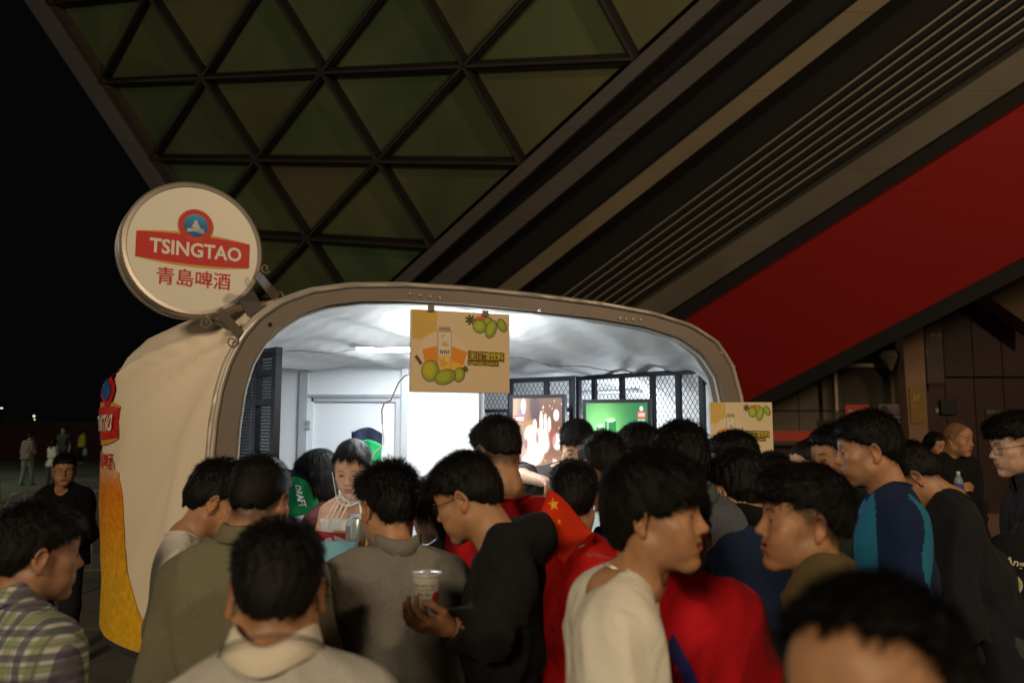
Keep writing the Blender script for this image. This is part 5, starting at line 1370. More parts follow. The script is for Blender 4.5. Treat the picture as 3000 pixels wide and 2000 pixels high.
def crowd_print(u, v):
    r = np.random.default_rng(4); C = np.ones((u.size, 3)) * np.array([.20, .085, .055]); C = C + np.clip(.45 - u, 0, 1)[:, None] * np.array([.9, .75, .6]) + np.clip(v - .55, 0, 1)[:, None] * np.array([.5, .35, .25])
    for (cx, cy, rx, ry, c, a) in ((.22, .1, .05, .1, (.9, .88, .85), .8), (.45, .12, .10, .16, (.10, .06, .08), .8), (.36, .36, .14, .08, (.45, .25, .08), .9), (.36, .47, .12, .12, (1, .85, .7), .9), (.45, .34, .04, .07, (1, .95, .9), .9), (.58, .30, .035, .13, (1, .96, .92), .95), (.66, .32, .03, .12, (1, .96, .92), .95), (.74, .34, .035, .10, (1, .95, .9), .9), (.88, .22, .055, .07, (1, .92, .85), .95), (.90, .55, .10, .10, (1, .93, .88), .9), (.55, .55, .20, .16, (1, .93, .85), .9), (.40, .70, .22, .15, (1, .95, .9), .95), (.80, .50, .08, .12, (.40, .10, .08), .7), (.18, .65, .12, .10, (.45, .25, .2), .8), (.85, .82, .05, .05, (1, .9, .85), .9), (.08, .80, .1, .12, (.12, .06, .12), .9), (.68, .42, .02, .06, (1, .93, .85), .9), (.62, .12, .015, .02, (1, .9, .8), .9), (.75, .1, .010, .012, (1, .9, .8), .9), (.28, .58, .03, .07, (.35, .12, .12), .8), (.50, .50, .03, .08, (.30, .10, .10), .8)): inked(C, ellm(u, v, cx, cy, rx, ry, 0, 1, .35), c, a)
    for _ in range(26): inked(C, ellm(u, v, r.uniform(.4, 1), r.uniform(0, 1), .012, .014, 0, 1, .4), (1, .8, .6), .6)
    inked(C, ((np.abs(u - .15) < .10) & (np.abs(v - .265) < .042)).astype(float), (.75, .10, .08)); inked(C, ((np.abs(u - .15) < .085) & (np.abs(v - .265) < .026)).astype(float), (1, .85, .8))
    inked(C, ellm(u, v, .155, .175, .035, .035), (.2, .3, .55), .9)
    return np.clip(C, 0, 1)
def can_print(u, v):
    C = np.ones((u.size, 3)) * np.array([.02, .20, .07]); g_ = np.exp(-((u - .25) ** 2 / .10 + (v - .5) ** 2 / .25))[:, None]; C = C + g_ * np.array([.30, .75, .25]) + np.exp(-((u - .18) ** 2 / .02 + (v - .75) ** 2 / .06))[:, None] * .5
    C = C + np.clip(u - .6, 0, 1)[:, None] * np.array([.0, .0, .10])
    for (cx, w_, y0) in ((.235, .062, .36), (.40, .088, .27)):
        inked(C, ((np.abs(u - cx) < w_) & (v > y0)).astype(float), (.02, .26, .08)); inked(C, ((np.abs(u - cx + w_ * .45) < w_ * .2) & (v > y0 + .02)).astype(float), (.35, .75, .45), .7)
        inked(C, ellm(u, v, cx, y0, w_ * .95, .035), (.55, .8, .6)); inked(C, ellm(u, v, cx, y0 + .33, w_ * .5, .10), (.75, .85, .8), .8); inked(C, ((np.abs(u - cx) < w_) & (np.abs(v - y0 - .44) < .05)).astype(float), (.65, .08, .05))
    inked(C, ((np.abs(u - .90) < .062) & (np.abs(v - .19) < .05)).astype(float), (.85, .08, .06)); inked(C, ((np.abs(u - .90) < .05) & (np.abs(v - .19) < .022)).astype(float), (1, .85, .8)); inked(C, ellm(u, v, .9, .095, .03, .04), (.7, .8, .8))
    return np.clip(C, 0, 1)
p1, ax1, n1, W1 = lit_poster(at(1502, 1166, 4.52), at(1647, 1158, 4.42), .44, crowd_print, 'brown lit poster of a cheering crowd on the left mesh gate')
lettering('TSINGTAO', .1, at(1502, 1166, 4.52) + ax1 * W1 * .15 - UZ * .44 * .265 + n1 * .002, ax1, UZ, m_inkred, p1, fit=(.045, .012), bold=.001)
p2, ax2, n2, W2 = lit_poster(at(1716, 1180, 4.3), at(1897, 1178, 4.2), .34, can_print, 'green lit poster with two beer cans on the right mesh gate')
m_litw = M('lit_white_ink', (.8, .9, .85), emit=(.85, .95, .9), estr=.8)
A2_ = at(1716, 1180, 4.3)
lettering('精心慢酿', .1, A2_ + ax2 * W2 * .66 - UZ * .34 * .48 + n2 * .002, ax2, UZ, m_litw, p2, fit=(.088, .026), bold=.002)
lettering('在世界', .1, A2_ + ax2 * W2 * .66 - UZ * .34 * .68 + n2 * .002, ax2, UZ, m_litw, p2, fit=(.070, .028), bold=.002)
lettering('青島啤酒', .1, A2_ + ax2 * W2 * .90 - UZ * .34 * .27 + n2 * .002, ax2, UZ, m_litw, p2, fit=(.036, .010), bold=.001)
lettering('TSINGTAO', .1, A2_ + ax2 * W2 * .90 - UZ * .34 * .19 + n2 * .002, ax2, UZ, m_inkred, p2, fit=(.036, .010), bold=.001)

# ------------------------------------------------------------------ green feather banners behind the staff
m_green = fabric('banner_green', (.02, .30, .10), var=.2); m_navy = fabric('banner_navy', (.02, .025, .05)); m_wh = M('banner_white', (.7, .72, .7), rough=.8)
def banner(P0, P1, P2, P3, label, txt, toward):
    """curved cloth between four corners (top-left, top-right, bottom-right, bottom-left)"""
    root = empty('feather_banner', tuple(P3), label, 'banner', 'green beer banners in the kiosk'); P0, P1, P2, P3 = map(np.asarray, (P0, P1, P2, P3)); n_ = 26
    def S(u, v): return P0 * (1 - u) * (1 - v) + P1 * u * (1 - v) + P2 * u * v + P3 * (1 - u) * v + np.array([0, -.012, 0]) * math.sin(u * 9 + v * 7) + np.array([0, 0, .25 * np.linalg.norm(P1 - P0)]) * math.sin(u * math.pi * .9 + .2) * (1 - v)
    for (v0, v1, m_, nm) in ((0, .16, m_navy, 'sleeve'), (.16, 1, m_green, 'cloth')):
        V = [S(i / n_, v0 + (v1 - v0) * j / n_) for j in range(n_ + 1) for i in range(n_ + 1)]
        mb = MB().add(V, [(j * 27 + i, j * 27 + i + 1, j * 27 + i + 28, j * 27 + i + 27) for j in range(n_) for i in range(n_)]); o = mb.build(nm, m_, root, smooth=True); o.modifiers.new('t', 'SOLIDIFY').thickness = .003
    H_ = np.linalg.norm(P3 - P0)
    lettering(txt, .1, 0, 0, 0, m_wh, root, fit=(.62, .34), bold=.004, mapfn=lambda x, y: np.array([S(.5 + .55 * yy, .58 + .9 * xx * .5 / .62 * 1.1) + np.array([0, -.012, 0]) for xx, yy in zip(x, y)]))
    b = MB(); b.tube([P3 + np.array([0, .02, -.4]), P3 + np.array([0, .02, 0]), P0 + np.array([0, .02, .02])], .006, 6); b.build('pole', m_iron, root, smooth=True); return root
banner(at(1030, 1275, 4.15), at(1120, 1272, 4.15), at(1108, 1480, 4.1), at(1060, 1480, 4.1), 'upright green banner with navy top behind the girl in white', 'TSINGTAO', -1)
banner(at(815, 1392, 3.85), at(915, 1412, 3.85), at(945, 1500, 3.80), at(845, 1515, 3.80), 'slumped green banner with white letters left of the long haired woman', 'DRAFT', -1)

# ------------------------------------------------------------------ things on the counter
def can_obj(P, r, h, label, body, top=(.5, .5, .5), lit=None, group='cans on the counter'):
    root = empty('drink_can', tuple(P), label, 'can', group)
    MB().lathe([(0, 0), (r * .72, 0), (r * .82, .004), (r, .014), (r, h - .016), (r * .86, h - .004), (r * .84, h)], P, n=28).build('body', body, root, smooth=True)
    MB().lathe([(r * .84, h), (r * .80, h + .001), (r * .78, h - .004), (0, h - .004)], P, n=28).build('lid', M('can_lid', top, rough=.25, metal=.9), root, smooth=True)
    MB().obox(np.asarray(P) + UZ * (h - .001) + np.array([0, -r * .3, 0]), (.007, 0, 0), (0, .010, 0), (0, 0, .001)).build('pull_tab', M('can_tab', (.6, .6, .6), rough=.3, metal=.9), root)
    return root
def can_body(c1, c2):
    m, N, L, b = new_mat('can_print'); b.inputs['Metallic'].default_value = .5; b.inputs['Roughness'].default_value = .3
    tc = N.new('ShaderNodeTexCoord'); nz = N.new('ShaderNodeTexNoise'); nz.inputs['Scale'].default_value = 45; L.new(tc.outputs['Object'], nz.inputs['Vector'])
    sp = N.new('ShaderNodeSeparateXYZ'); L.new(tc.outputs['Object'], sp.inputs[0]); ad = N.new('ShaderNodeMath'); ad.operation = 'MULTIPLY_ADD'; ad.inputs[1].default_value = 9.0; L.new(sp.outputs['Z'], ad.inputs[0]); L.new(nz.outputs['Fac'], ad.inputs[2])
    r = N.new('ShaderNodeValToRGB'); r.color_ramp.elements[0].color = (*c1, 1); r.color_ramp.elements[0].position = .75; r.color_ramp.elements[1].color = (*c2, 1); r.color_ramp.elements[1].position = .95; L.new(ad.outputs[0], r.inputs[0]); L.new(r.outputs[0], b.inputs['Base Color']); return m
ctz = 1.253
def oncounter(u, v, Y, z=ctz): p = at(u, v, Y); return np.array([p[0], p[1], z])
cb = can_body((.62, .36, .06), (.45, .56, .52)); gb = can_body((.02, .25, .09), (.03, .32, .12))
P = at(1051, 1606, 3.16); can_obj(P, .033, .115, 'orange and silver drink can held by the serving girl', cb)
for i, (u, Y) in enumerate(((1560, 3.62), (1582, 3.66), (1604, 3.7))): can_obj(oncounter(u, 1470, Y, 1.30 + .12), .033, .12, ('leftmost', 'middle', 'rightmost')[i] + ' green beer can under the hand of the man in spectacles', gb)
o = MB().obox(oncounter(1585, 1500, 3.68, 1.335), EE * .14, EW * .05, UZ * .08).build('carton', M('carton_green', (.08, .28, .14)), None, bevel=.004); tag(o, 'low green carton under the row of green cans', 'carton')
o = MB().add([tuple(at(*p)) for p in ((1548, 1478, 3.45), (1615, 1458, 3.45), (1622, 1470, 3.5), (1560, 1490, 3.5), (1548, 1482, 3.47), (1615, 1462, 3.47), (1622, 1474, 3.52), (1560, 1494, 3.52))], [(0, 1, 2, 3), (7, 6, 5, 4), (0, 4, 5, 1), (1, 5, 6, 2), (2, 6, 7, 3), (3, 7, 4, 0)]).build('paper_wrapper', M('yellow_paper', (.75, .50, .03), rough=.5), None); tag(o, 'crumpled bright yellow wrapper below the working hand', 'wrapper')
pot = empty('ice_bucket', tuple(oncounter(1588, 1540, 3.5, 1.235)), 'patterned steel ice bucket below the yellow wrapper', 'bucket'); c0 = oncounter(1588, 1540, 3.5, 1.25)
MB().lathe([(0, 0), (.055, 0), (.075, .16), (.078, .165), (.070, .160), (.05, .005), (0, .005)], c0, n=28).build('pail', M('patterned_steel', (.32, .28, .25), rough=.3, metal=.6, var=.7, scale=60), pot, smooth=True)
MB().tube([c0 + np.array([-.078, 0, .15]), c0 + np.array([-.06, -.03, .09]), c0 + np.array([0, -.06, .06]), c0 + np.array([.06, -.03, .09]), c0 + np.array([.078, 0, .15])], .003, 6).build('handle', m_alu, pot, smooth=True)
pos = empty('payment_terminal', tuple(oncounter(1085, 1560, 3.4)), 'grey payment terminal with green glowing digits in front of the girl', 'terminal'); c0 = at(1080, 1545, 3.34)
MB().obox(c0, (.085, 0, 0), (0, .05, .02), (0, -.01, .035)).build('case', M('terminal_grey', (.30, .32, .34), rough=.4), pos, bevel=.006)
MB().obox(c0 + np.array([0, .0, -.09]), (.03, 0, 0), (0, .03, 0), (0, 0, .06)).build('stand', M('terminal_dark', (.05, .05, .06)), pos)
MB().obox(at(1088, 1517, 3.27), (.032, 0, 0), (0, .004, 0), (0, 0, .011)).build('display', M('display_black', (.005, .01, .01), rough=.2), pos)
lettering('8.40', .02, at(1088, 1517, 3.264), (1, 0, 0), UZ, M('digit_green', (.1, 1, .5), emit=(.1, 1, .55), estr=4), pos, fit=(.036, .014))
lap = empty('tablet', tuple(at(985, 1650, 2.95)), 'grey tablet lying on the counter left of the can', 'tablet'); c0 = at(985, 1632, 3.03)
MB().obox(c0, (.075, .02, 0), (-.01, .06, .045), (0, -.006, .01)).build('case', M('tablet_grey', (.22, .25, .28), rough=.35), lap, bevel=.003)
MB().obox(c0 + np.array([0, -.004, .0118]), (.065, .017, 0), (-.008, .050, .037), (0, -.0006, .001)).build('screen', M('tablet_screen', (.10, .22, .22), rough=.15, emit=(.15, .30, .30), estr=.35), lap)
o = MB().obox(at(975, 1700, 2.9), (.06, 0, 0), (0, .04, 0), (0, .01, .03)).build('tissue_pack', M('tissue_white', (.75, .75, .78), var=.1, bump=.6, bscale=50), None, bevel=.01); tag(o, 'white tissue pack on the counter below the grey tablet', 'tissue pack')
bx = MB(); cbx = at(1085, 1595, 3.3); bx.lathe([(0, -.03), (.05, -.03), (.06, .02), (.057, .02), (.047, -.025), (0, -.025)], cbx, n=24); o = bx.build('cup_tray', M('tray_green_white', (.45, .5, .42), rough=.4), None, smooth=True); tag(o, 'pale round tray behind the orange and silver can', 'tray')

# ------------------------------------------------------------------ people
CREAM = (.62, .56, .44)
def sh(**k): return k
SK = fabric_cached
def mask_raglan(c, SC, r, f, u, arms, HC):
    """second colour on chest front and along the outer sleeve"""
    d = c - SC; fr = d @ f; rt = d @ r; up = d @ u
    near = np.full(len(c), 9.0)
    for (s, S, E, W, h, pv) in arms:
        for A, B in ((S, E), (E, W)):
            t = np.clip((c - A) @ (B - A) / ((B - A) @ (B - A)), 0, 1); near = np.minimum(near, np.linalg.norm(c - A - np.outer(t, B - A), axis=1))
    front = (near > .074) & (fr > .065) & (up < .03) & (up > -.40)
    st = np.zeros(len(c), bool)
    for (s, S, E, W, h, pv) in arms:
        top = (c - S) @ (r * s); t = (c - S) @ (E - S) / ((E - S) @ (E - S)); back = (c - S) @ (-f)
        st |= (back > .035) & (np.abs((c - S - np.outer(t, E - S)) @ (r * s)) < .030) & (t > -.3) & (t < 1.05)
    return front | st

# foreground
person('plaid', 116, 1462, 2.08, 46, 4, 18, 'thick', 'man in green and purple plaid shirt at the left edge of the photo', skin='tan', lod=0, sh=.168, arms=('down', 'front'),
       shirt=sh(kind='shirt', mat=plaid('plaid_cloth', 30), sleeve=1.9, inf=.024, collar='polo', amp=.008, neck=.060, hem=.16), pants=(.02, .02, .03))
m_line = fabric_cached('collar_cloth', (.62, .57, .46))
def polo_lines(P):
    """thin dark piping round the collar"""
    c = P['SC'] + P['u'] * .050 + P['f'] * .004; ax_ = (P['C'] - P['SC']); ax_ = ax_ / np.linalg.norm(ax_)
    mb = MB(); ff = P['f'] - ax_ * np.dot(P['f'], ax_); ff /= np.linalg.norm(ff); rr = np.cross(ff, ax_)
    for dz, dr in ((-.006, .0885), (.000, .0865)):
        mb.tube([c + (ff * math.cos(a) + rr * math.sin(a)) * dr + ax_ * (dz - .016 * max(0, math.cos(a))) for a in np.linspace(math.radians(20), math.radians(340), 40)], .0012, 5)
    mb.build('collar_piping', M('piping_dark', (.05, .045, .05)), P['root'], smooth=True)
person('polo', 818, 1514, 1.50, -14, 12, -6, 'crop', 'man seen from behind in pale grey polo shirt with dark collar piping, front centre left', skin='mid', lod=0, hs=1.02, sh=.170, fade=.5, neckl=-.022,
       shirt=sh(col=(.41, .40, .37), sleeve=.8, inf=.020, collar='polo', collar_mat=m_line, amp=.008, heather=.10, hem=.14), extra=polo_lines)
person('olive', 762, 1326, 2.3, 3, 14, 4, 'round', 'man with buzz cut seen from behind in olive green shirt', skin='mid', lod=0, fade=.85, sh=.178, bulk=1.04, head='m_full',
       arms=((( .045, -.02, -.28), (-.02, .16, -.33), 'hold', (-.5, 0, -1)), 'front'), shirt=sh(col=(.15, .145, .092), sleeve=.95, inf=.024, collar='polo', amp=.009, heather=.12, hem=.16), pants=(.02, .02, .02))
person('whiteleft', 645, 1340, 2.62, 74, 20, 62, 'thick', 'young man leaning in profile in loose white tee left of the olive shirt man', skin='mid', lod=1, lean=.02, sh=.155, bulk=.95,
       arms=('front', 'down'), shirt=sh(col=(.62, .60, .55), sleeve=1.55, inf=.016, amp=.010, collar='rib', hem=.18), brow=.8)
person('maroon', 838, 1625, 1.98, 10, 15, 5, 'thick', 'short person in dark maroon jacket hidden behind the pale polo shirt man', skin='mid', lod=1,
       shirt=sh(col=(.05, .022, .02), sleeve=1.95, inf=.03, amp=.009, collar='stand'), pants=(.08, .075, .045))
person('greyshirt', 1142, 1350, 2.45, -32, 10, -14, 'spiky', 'man in heathered grey brown shirt seen from behind at the centre of the counter', skin='mid', lod=0, sh=.168, fade=.3,
       arms=('counter', 'front'), shirt=sh(col=(.17, .163, .145), sleeve=1.9, inf=.024, collar='stand', amp=.008, heather=.18, hem=.20), pants=(.03, .03, .035))
person('longhair', 1276, 1384, 2.95, -72, 18, -40, 'long', 'woman with long straight black hair between the grey shirt and the black hoodie', skin='light', head='f', lod=1, sh=.15, bulk=.85, hs=.95,
       shirt=sh(col=(.10, .09, .085), sleeve=1.9, inf=.02, collar='rib'), pants=(.02, .02, .02))
def cup(P):
    W, E = P['arms'][0][3], P['arms'][0][2]
    c = W + np.array([-.045, .005, .0]); c[2] += -.01; c = at(1250, 1806, 2.12)
    root = empty('paper_cup', tuple(c), 'white printed paper cup with clear lid held by the man in the black hoodie', 'cup')
    R0, R1, H = .0285, .0370, .105
    MB().lathe([(0, 0), (R0, 0), (R1, H), (R1 + .002, H + .001), (R1 + .002, H + .004), (R1 - .001, H + .004)], c, n=40).build('cup_body', M('cup_paper', (.62, .58, .47), rough=.5, var=.03), root, smooth=True)
    m, N, L, b = new_mat('clear_lid'); b.inputs['Roughness'].default_value = .12; b.inputs['Base Color'].default_value = (.55, .56, .62, 1); b.inputs['Alpha'].default_value = .75
    MB().lathe([(R1 + .003, H + .000), (R1 + .004, H + .004), (R1 + .002, H + .008), (R1 - .004, H + .005), (.012, H + .0065), (.010, H + .010), (0, H + .010)], c, n=40).build('lid', m, root, smooth=True)
    ink = M('cup_ink', (.06, .055, .05)); red = M('cup_red', (.5, .02, .03))
    cyl = lambda a0, z0: (lambda x, y: np.array([c + np.array([(R0 + (R1 - R0) * (z0 + yy) / H + .0006) * math.sin(a0 + xx / .031), -(R0 + (R1 - R0) * (z0 + yy) / H + .0006) * math.cos(a0 + xx / .031), z0 + yy]) for xx, yy in zip(x, y)]))
    for i, (tx, z_, w_, hh) in enumerate((('FRESH MILK TEA', .084, .052, .005), ('made every day with', .074, .048, .005), ('REAL TEA', .062, .030, .009), ('leaves and fresh milk', .050, .050, .005), ('COCO FRESH', .040, .044, .006), ('please enjoy soon', .030, .045, .005), ('SINCE 1997', .020, .036, .005))):
        lettering(tx, .1, 0, 0, 0, ink, root, fit=(w_, hh), bold=.001, mapfn=cyl(-.15, z_))
    pts = [(.011 * math.cos(t), .013 * math.sin(t)) for t in np.linspace(0, 2 * math.pi, 17)[:-1]]; f_ = cyl(.85, .055); Vv = f_([0] + [p[0] for p in pts], [0] + [p[1] for p in pts])
    MB().add(Vv, [(0, i + 1, (i + 1) % 16 + 1) for i in range(16)]).build('cup_dot', red, root)
    glasses(P)
def armto(P0, *a): pass
# the cup arm: wrist placed so that the hand closes round the cup
person('hoodie', 1372, 1318, 2.38, -72, 22, -88, 'thick', 'man in black hoodie and spectacles looking down and holding a paper cup', skin='mid', lod=0, head='m_full', fade=.2, sh=.155, bulk=.92, lean=-.03, fwd=.02,
       arms=(dict(E=at(1440, 1850, 2.16), W=at(1326, 1838, 2.10), hand='hold', palm=(-.15, .45, .9)), 'down'),
       shirt=sh(col=(.012, .012, .013), sleeve=1.9, inf=.028, hood=True, amp=.008, neck=.066, name='hoodie', hem=.14), pants=(.02, .02, .025), extra=cup)
person('redtall', 1458, 1214, 2.9, -34, 14, -12, 'fade', 'tall man with long neck in red tee and spectacles behind the black hoodie', skin='mid', lod=1, fade=.8, sh=.175, neckl=.045,
       shirt=sh(col=(.42, .012, .016), sleeve=.9, inf=.02, collar='rib', amp=.008), extra=lambda P: glasses(P))
def flag(P):
    root = empty('national_flag', tuple(P['base']), 'red flag with yellow stars draped over the shoulder of the boy in red', 'flag')
    n = 36; quad = [at(1608, 1432, 2.62), at(1735, 1548, 2.58), at(1648, 1642, 2.50), at(1556, 1572, 2.50)]
    def S(a, b): 
        p = quad[0] * (1 - a) * (1 - b) + quad[1] * a * (1 - b) + quad[2] * a * b + quad[3] * (1 - a) * b
        return p + np.array([0, -.015 * math.sin(a * 8 + b * 5) - .05 * math.sin(a * math.pi) * math.sin(b * math.pi), .01 * math.sin(a * 5)])
    V = [S(i / n, j / n) for j in range(n + 1) for i in range(n + 1)]
    o = MB().add(V, [(j * (n + 1) + i, j * (n + 1) + i + 1, (j + 1) * (n + 1) + i + 1, (j + 1) * (n + 1) + i) for j in range(n) for i in range(n)]).build('cloth', fabric('flag_cloth', (.55, .03, .008), var=.1), root, smooth=True)
    o.modifiers.new('t', 'SOLIDIFY').thickness = .002
    my = M('flag_star', (.75, .40, .02), rough=.7)
    def star(ca, cb, r, rot):
        pts = []
        for k in range(10):
            rr = r if k % 2 == 0 else r * .42; t = rot + k * math.pi / 5; pts.append(S(ca + rr * math.cos(t), cb + rr * math.sin(t)) + np.array([0, -.003, .001]))
        MB().add([S(ca, cb) + np.array([0, -.003, .001])] + pts, [(0, i + 1, (i + 1) % 10 + 1) for i in range(10)]).build('star', my, root)
    star(.20, .22, .13, .3)
    for (a, b) in ((.12, .50), (.22, .58), (.36, .56), (.44, .42)): star(a, b, .045, a * 7)
person('redflag', 1680, 1344, 2.75, 6, 0, 2, 'crop', 'short boy in red tee with a red flag over the left shoulder seen from behind', skin='mid', lod=1, fade=.4, sh=.165, bulk=.95,
       shirt=sh(col=(.48, .014, .014), sleeve=.85, inf=.024, amp=.008, collar='rib'), extra=flag)
person('bluecoat', 1768, 1260, 3.1, -20, 16, -10, 'crop', 'short haired man in bright blue jacket behind the flag bearer', skin='mid', lod=1, fade=.6, sh=.18,
       shirt=sh(col=(.012, .025, .20), sleeve=1.9, inf=.028, collar='stand'))
person('greenposter', 1872, 1236, 3.72, -118, 24, -120, 'thick', 'dark haired man looking down beneath the green lit poster', skin='light', lod=1, sh=.165,
       shirt=sh(col=(.03, .03, .035), sleeve=1.9, inf=.02), extra=lambda P: glasses(P))
person('denim', 1992, 1232, 2.72, -22, 8, -10, 'wavy', 'tall man with wavy hair in washed grey blue denim jacket seen from behind', skin='mid', lod=1, sh=.178, bulk=1.08,
       shirt=sh(col=(.075, .085, .10), sleeve=1.9, inf=.026, collar='polo', amp=.009, heather=.3, hem=.15), pants=(.02, .03, .06))
def necklace(P):
    mb = MB(); c = P['SC'] + P['u'] * .058 + P['f'] * .012
    mb.tube([c + (P['f'] * math.cos(a) + P['r'] * math.sin(a)) * (.066 + .006 * math.cos(a)) - P['u'] * (.020 * math.cos(a)) for a in np.linspace(0, 2 * math.pi, 40)], .0012, 5)
    mb.build('necklace', M('silver', (.7, .65, .55), rough=.25, metal=1), P['root'], smooth=True)
person('whitetee', 1912, 1308, 1.74, 114, -2, 92, 'bowl', 'smiling young man in profile wearing cream white tee and thin necklace, front centre right', skin='mid', head='m_smile', lod=0, sh=.160, bulk=.93, hs=1.0, fwd=.045,
       arms=('front', 'front'), shirt=sh(col=(.70, .67, .58), sleeve=.95, inf=.026, amp=.009, neck=.057, hem=.16), extra=necklace)
def strap(P):
    root = empty('shoulder_bag', tuple(P['base']), 'dark shoulder bag on a blue strap worn by the man in the red tee', 'bag')
    pts = [P['SC'] + P['r'] * (-.10) + P['u'] * .02 - P['f'] * .05, P['SC'] - P['r'] * .04 - P['u'] * .12 - P['f'] * .142, P['SC'] + P['r'] * .04 - P['u'] * .30 - P['f'] * .150, P['HC'] + P['r'] * .14 - P['f'] * .165 + P['u'] * .03]
    mb = MB()
    for a, b in zip(pts[:-1], pts[1:]): mb.bar(a, b, .030, .003, up=-P['f'])
    mb.build('strap', fabric('strap_blue', (.03, .03, .16)), root)
    MB().obox(P['HC'] + P['r'] * .19 - P['f'] * .12 - P['u'] * .08, P['r'] * .10, P['f'] * .04, P['u'] * .09).build('pouch', fabric('bag_dark', (.03, .03, .035)), root, bevel=.015)
person('redtee', 1985, 1400, 2.12, 20, 12, -8, 'crop', 'man in bright red tee with bent arm standing behind the smiling man in white', skin='mid', lod=1, sh=.175, bulk=1.08,
       arms=('front', ((.09, .02, -.25), (-.06, .14, -.34), 'relaxed', (0, 0, -1))), shirt=sh(col=(.45, .010, .016), sleeve=.92, inf=.028, amp=.008), pants=(.02, .03, .07), extra=strap)
person('specsright', 2148, 1258, 3.25, -75, 8, -60, 'crop', 'man in spectacles facing left in front of the right fruit drink board', skin='light', lod=1, fade=.5, sh=.17, shirt=sh(col=(.03, .03, .04), sleeve=1.9), extra=lambda P: glasses(P))
def mask(P):
    """pleated mask covering nose and mouth with ear loops"""
    n = 12; V = []
    for j in range(n + 1):
        for i in range(n + 1):
            a = (i / n - .5) * 2.3; z = -.026 - .078 * j / n; rr = .070 + .020 * math.cos(a) * (1 - abs(j / n - .35)) + .004 * (j % 2)
            V.append(P['hv'](.078 * math.sin(a), .012 + rr * math.cos(a) * 1.12, z))
    mb = MB().add(V, [(j * (n + 1) + i, j * (n + 1) + i + 1, (j + 1) * (n + 1) + i + 1, (j + 1) * (n + 1) + i) for j in range(n) for i in range(n)])
    o = mb.build('mask', M('mask_white', (.62, .66, .68), rough=.8), P['root'], smooth=True)
    lp = MB()
    for s in (-1, 1): lp.tube([P['hv'](s * .070, .035, -.030), P['hv'](s * .083, .0, .006), P['hv'](s * .086, -.016, .002), P['hv'](s * .083, -.006, -.030), P['hv'](s * .066, .030, -.085)], .0012, 5)
    lo_ = lp.build('ear_loop', M('loop_white', (.6, .62, .64)), P['root'], smooth=True)
person('curly', 2158, 1310, 2.72, -26, 14, -14, 'curly', 'curly haired person in white mask and navy jacket with black collar', skin='mid', lod=1, sh=.175,
       shirt=sh(col=(.012, .022, .055), sleeve=1.9, inf=.024, collar='high', collar_mat=fabric_cached('c', (.008, .008, .009)), amp=.008), extra=mask)
person('backright', 2262, 1322, 3.6, 10, 10, 0, 'thick', 'black haired person behind the right fruit drink board seen from behind', skin='mid', lod=1, shirt=sh(col=(.02, .02, .022), sleeve=1.9))
person('smileright', 2352, 1350, 1.90, -86, -4, -68, 'undercut', 'laughing young man with undercut facing left in brown collared jacket', skin='mid', head='m_smile', lod=0, fade=.85, sh=.17, shadow=.2, hs=1.0, fwd=.03,
       shirt=sh(col=(.10, .075, .035), sleeve=1.9, inf=.024, collar='high', neck=.068, amp=.009), pants=(.03, .03, .03))
person('roundhead', 2378, 1280, 3.7, -80, 6, -40, 'buzz', 'man with close cropped hair facing left above the laughing young man', skin='light', lod=1, fade=.8, sh=.18, head='m_full', shirt=sh(col=(.03, .045, .04), sleeve=1.9))
person('blueteal', 2540, 1198, 2.70, -74, 6, -68, 'thick', 'man facing left in navy long sleeve top with teal chest and sleeve stripe', skin='mid', lod=0, head='m_full', fade=.35, sh=.170, bulk=1.05, arms=('down', 'front'),
       shirt=sh(col=(.012, .022, .065), second=(.02, .17, .28), mask=mask_raglan, sleeve=1.9, inf=.020, collar='rib', amp=.006, hem=.13), pants=(.015, .015, .02))
person('facebehind', 2448, 1238, 3.1, -108, 4, -90, 'crop', 'man in dark green top whose face peeps out behind the navy and teal top', skin='mid', lod=1, head='m_full', shirt=sh(col=(.03, .04, .035), sleeve=1.9))
person('bowing', 2668, 1288, 3.0, -66, 36, -60, 'crop', 'man in charcoal tee bowing his head behind the navy and teal top', skin='mid', lod=1, fade=.7, lean=.14, sh=.175, bulk=1.0, shirt=sh(col=(.015, .017, .021), sleeve=1.6, inf=.026, collar='rib', hem=.16), pants=(.05, .055, .05))
def bottle(P):
    W = P['arms'][0][3]; W = W if project(W)[0] < project(P['arms'][1][3])[0] else P['arms'][1][3]
    c = W + np.array([.0, -.05, .02]); root = empty('water_bottle', tuple(c), 'clear plastic bottle with blue label held by the balding man', 'bottle')
    m, N, L, b = new_mat('clear_plastic'); b.inputs['Transmission Weight'].default_value = .7; b.inputs['Roughness'].default_value = .08; b.inputs['Base Color'].default_value = (.75, .85, .95, 1)
    MB().lathe([(0, -.06), (.026, -.06), (.030, -.05), (.028, 0), (.030, .06), (.028, .08), (.012, .115), (.012, .125)], c, n=20).build('body', m, root, smooth=True)
    MB().lathe([(.0305, .005), (.0305, .05)], c, n=20).build('label', M('bottle_blue', (.02, .08, .35)), root, smooth=True); MB().lathe([(.014, .12), (.014, .14), (0, .14)], c, n=14).build('bottle_cap', M('bottle_cap', (.6, .65, .7)), root, smooth=True)
person('balding', 2802, 1236, 6.25, 148, 6, 165, 'shaved', 'balding heavy man in black coat holding a water bottle near the entrance', skin='mid', lod=0, head='m_full', sh=.19, bulk=1.2, hs=1.08, fade=.55,
       arms=('down', ((.04, .03, -.27), (.0, .22, -.16), 'grip', (-.6, .5, .2))), shirt=sh(col=(.010, .010, .011), sleeve=1.9, inf=.03, hem=.30, collar='rib', name='coat'), pants=(.010, .010, .012), extra=bottle)
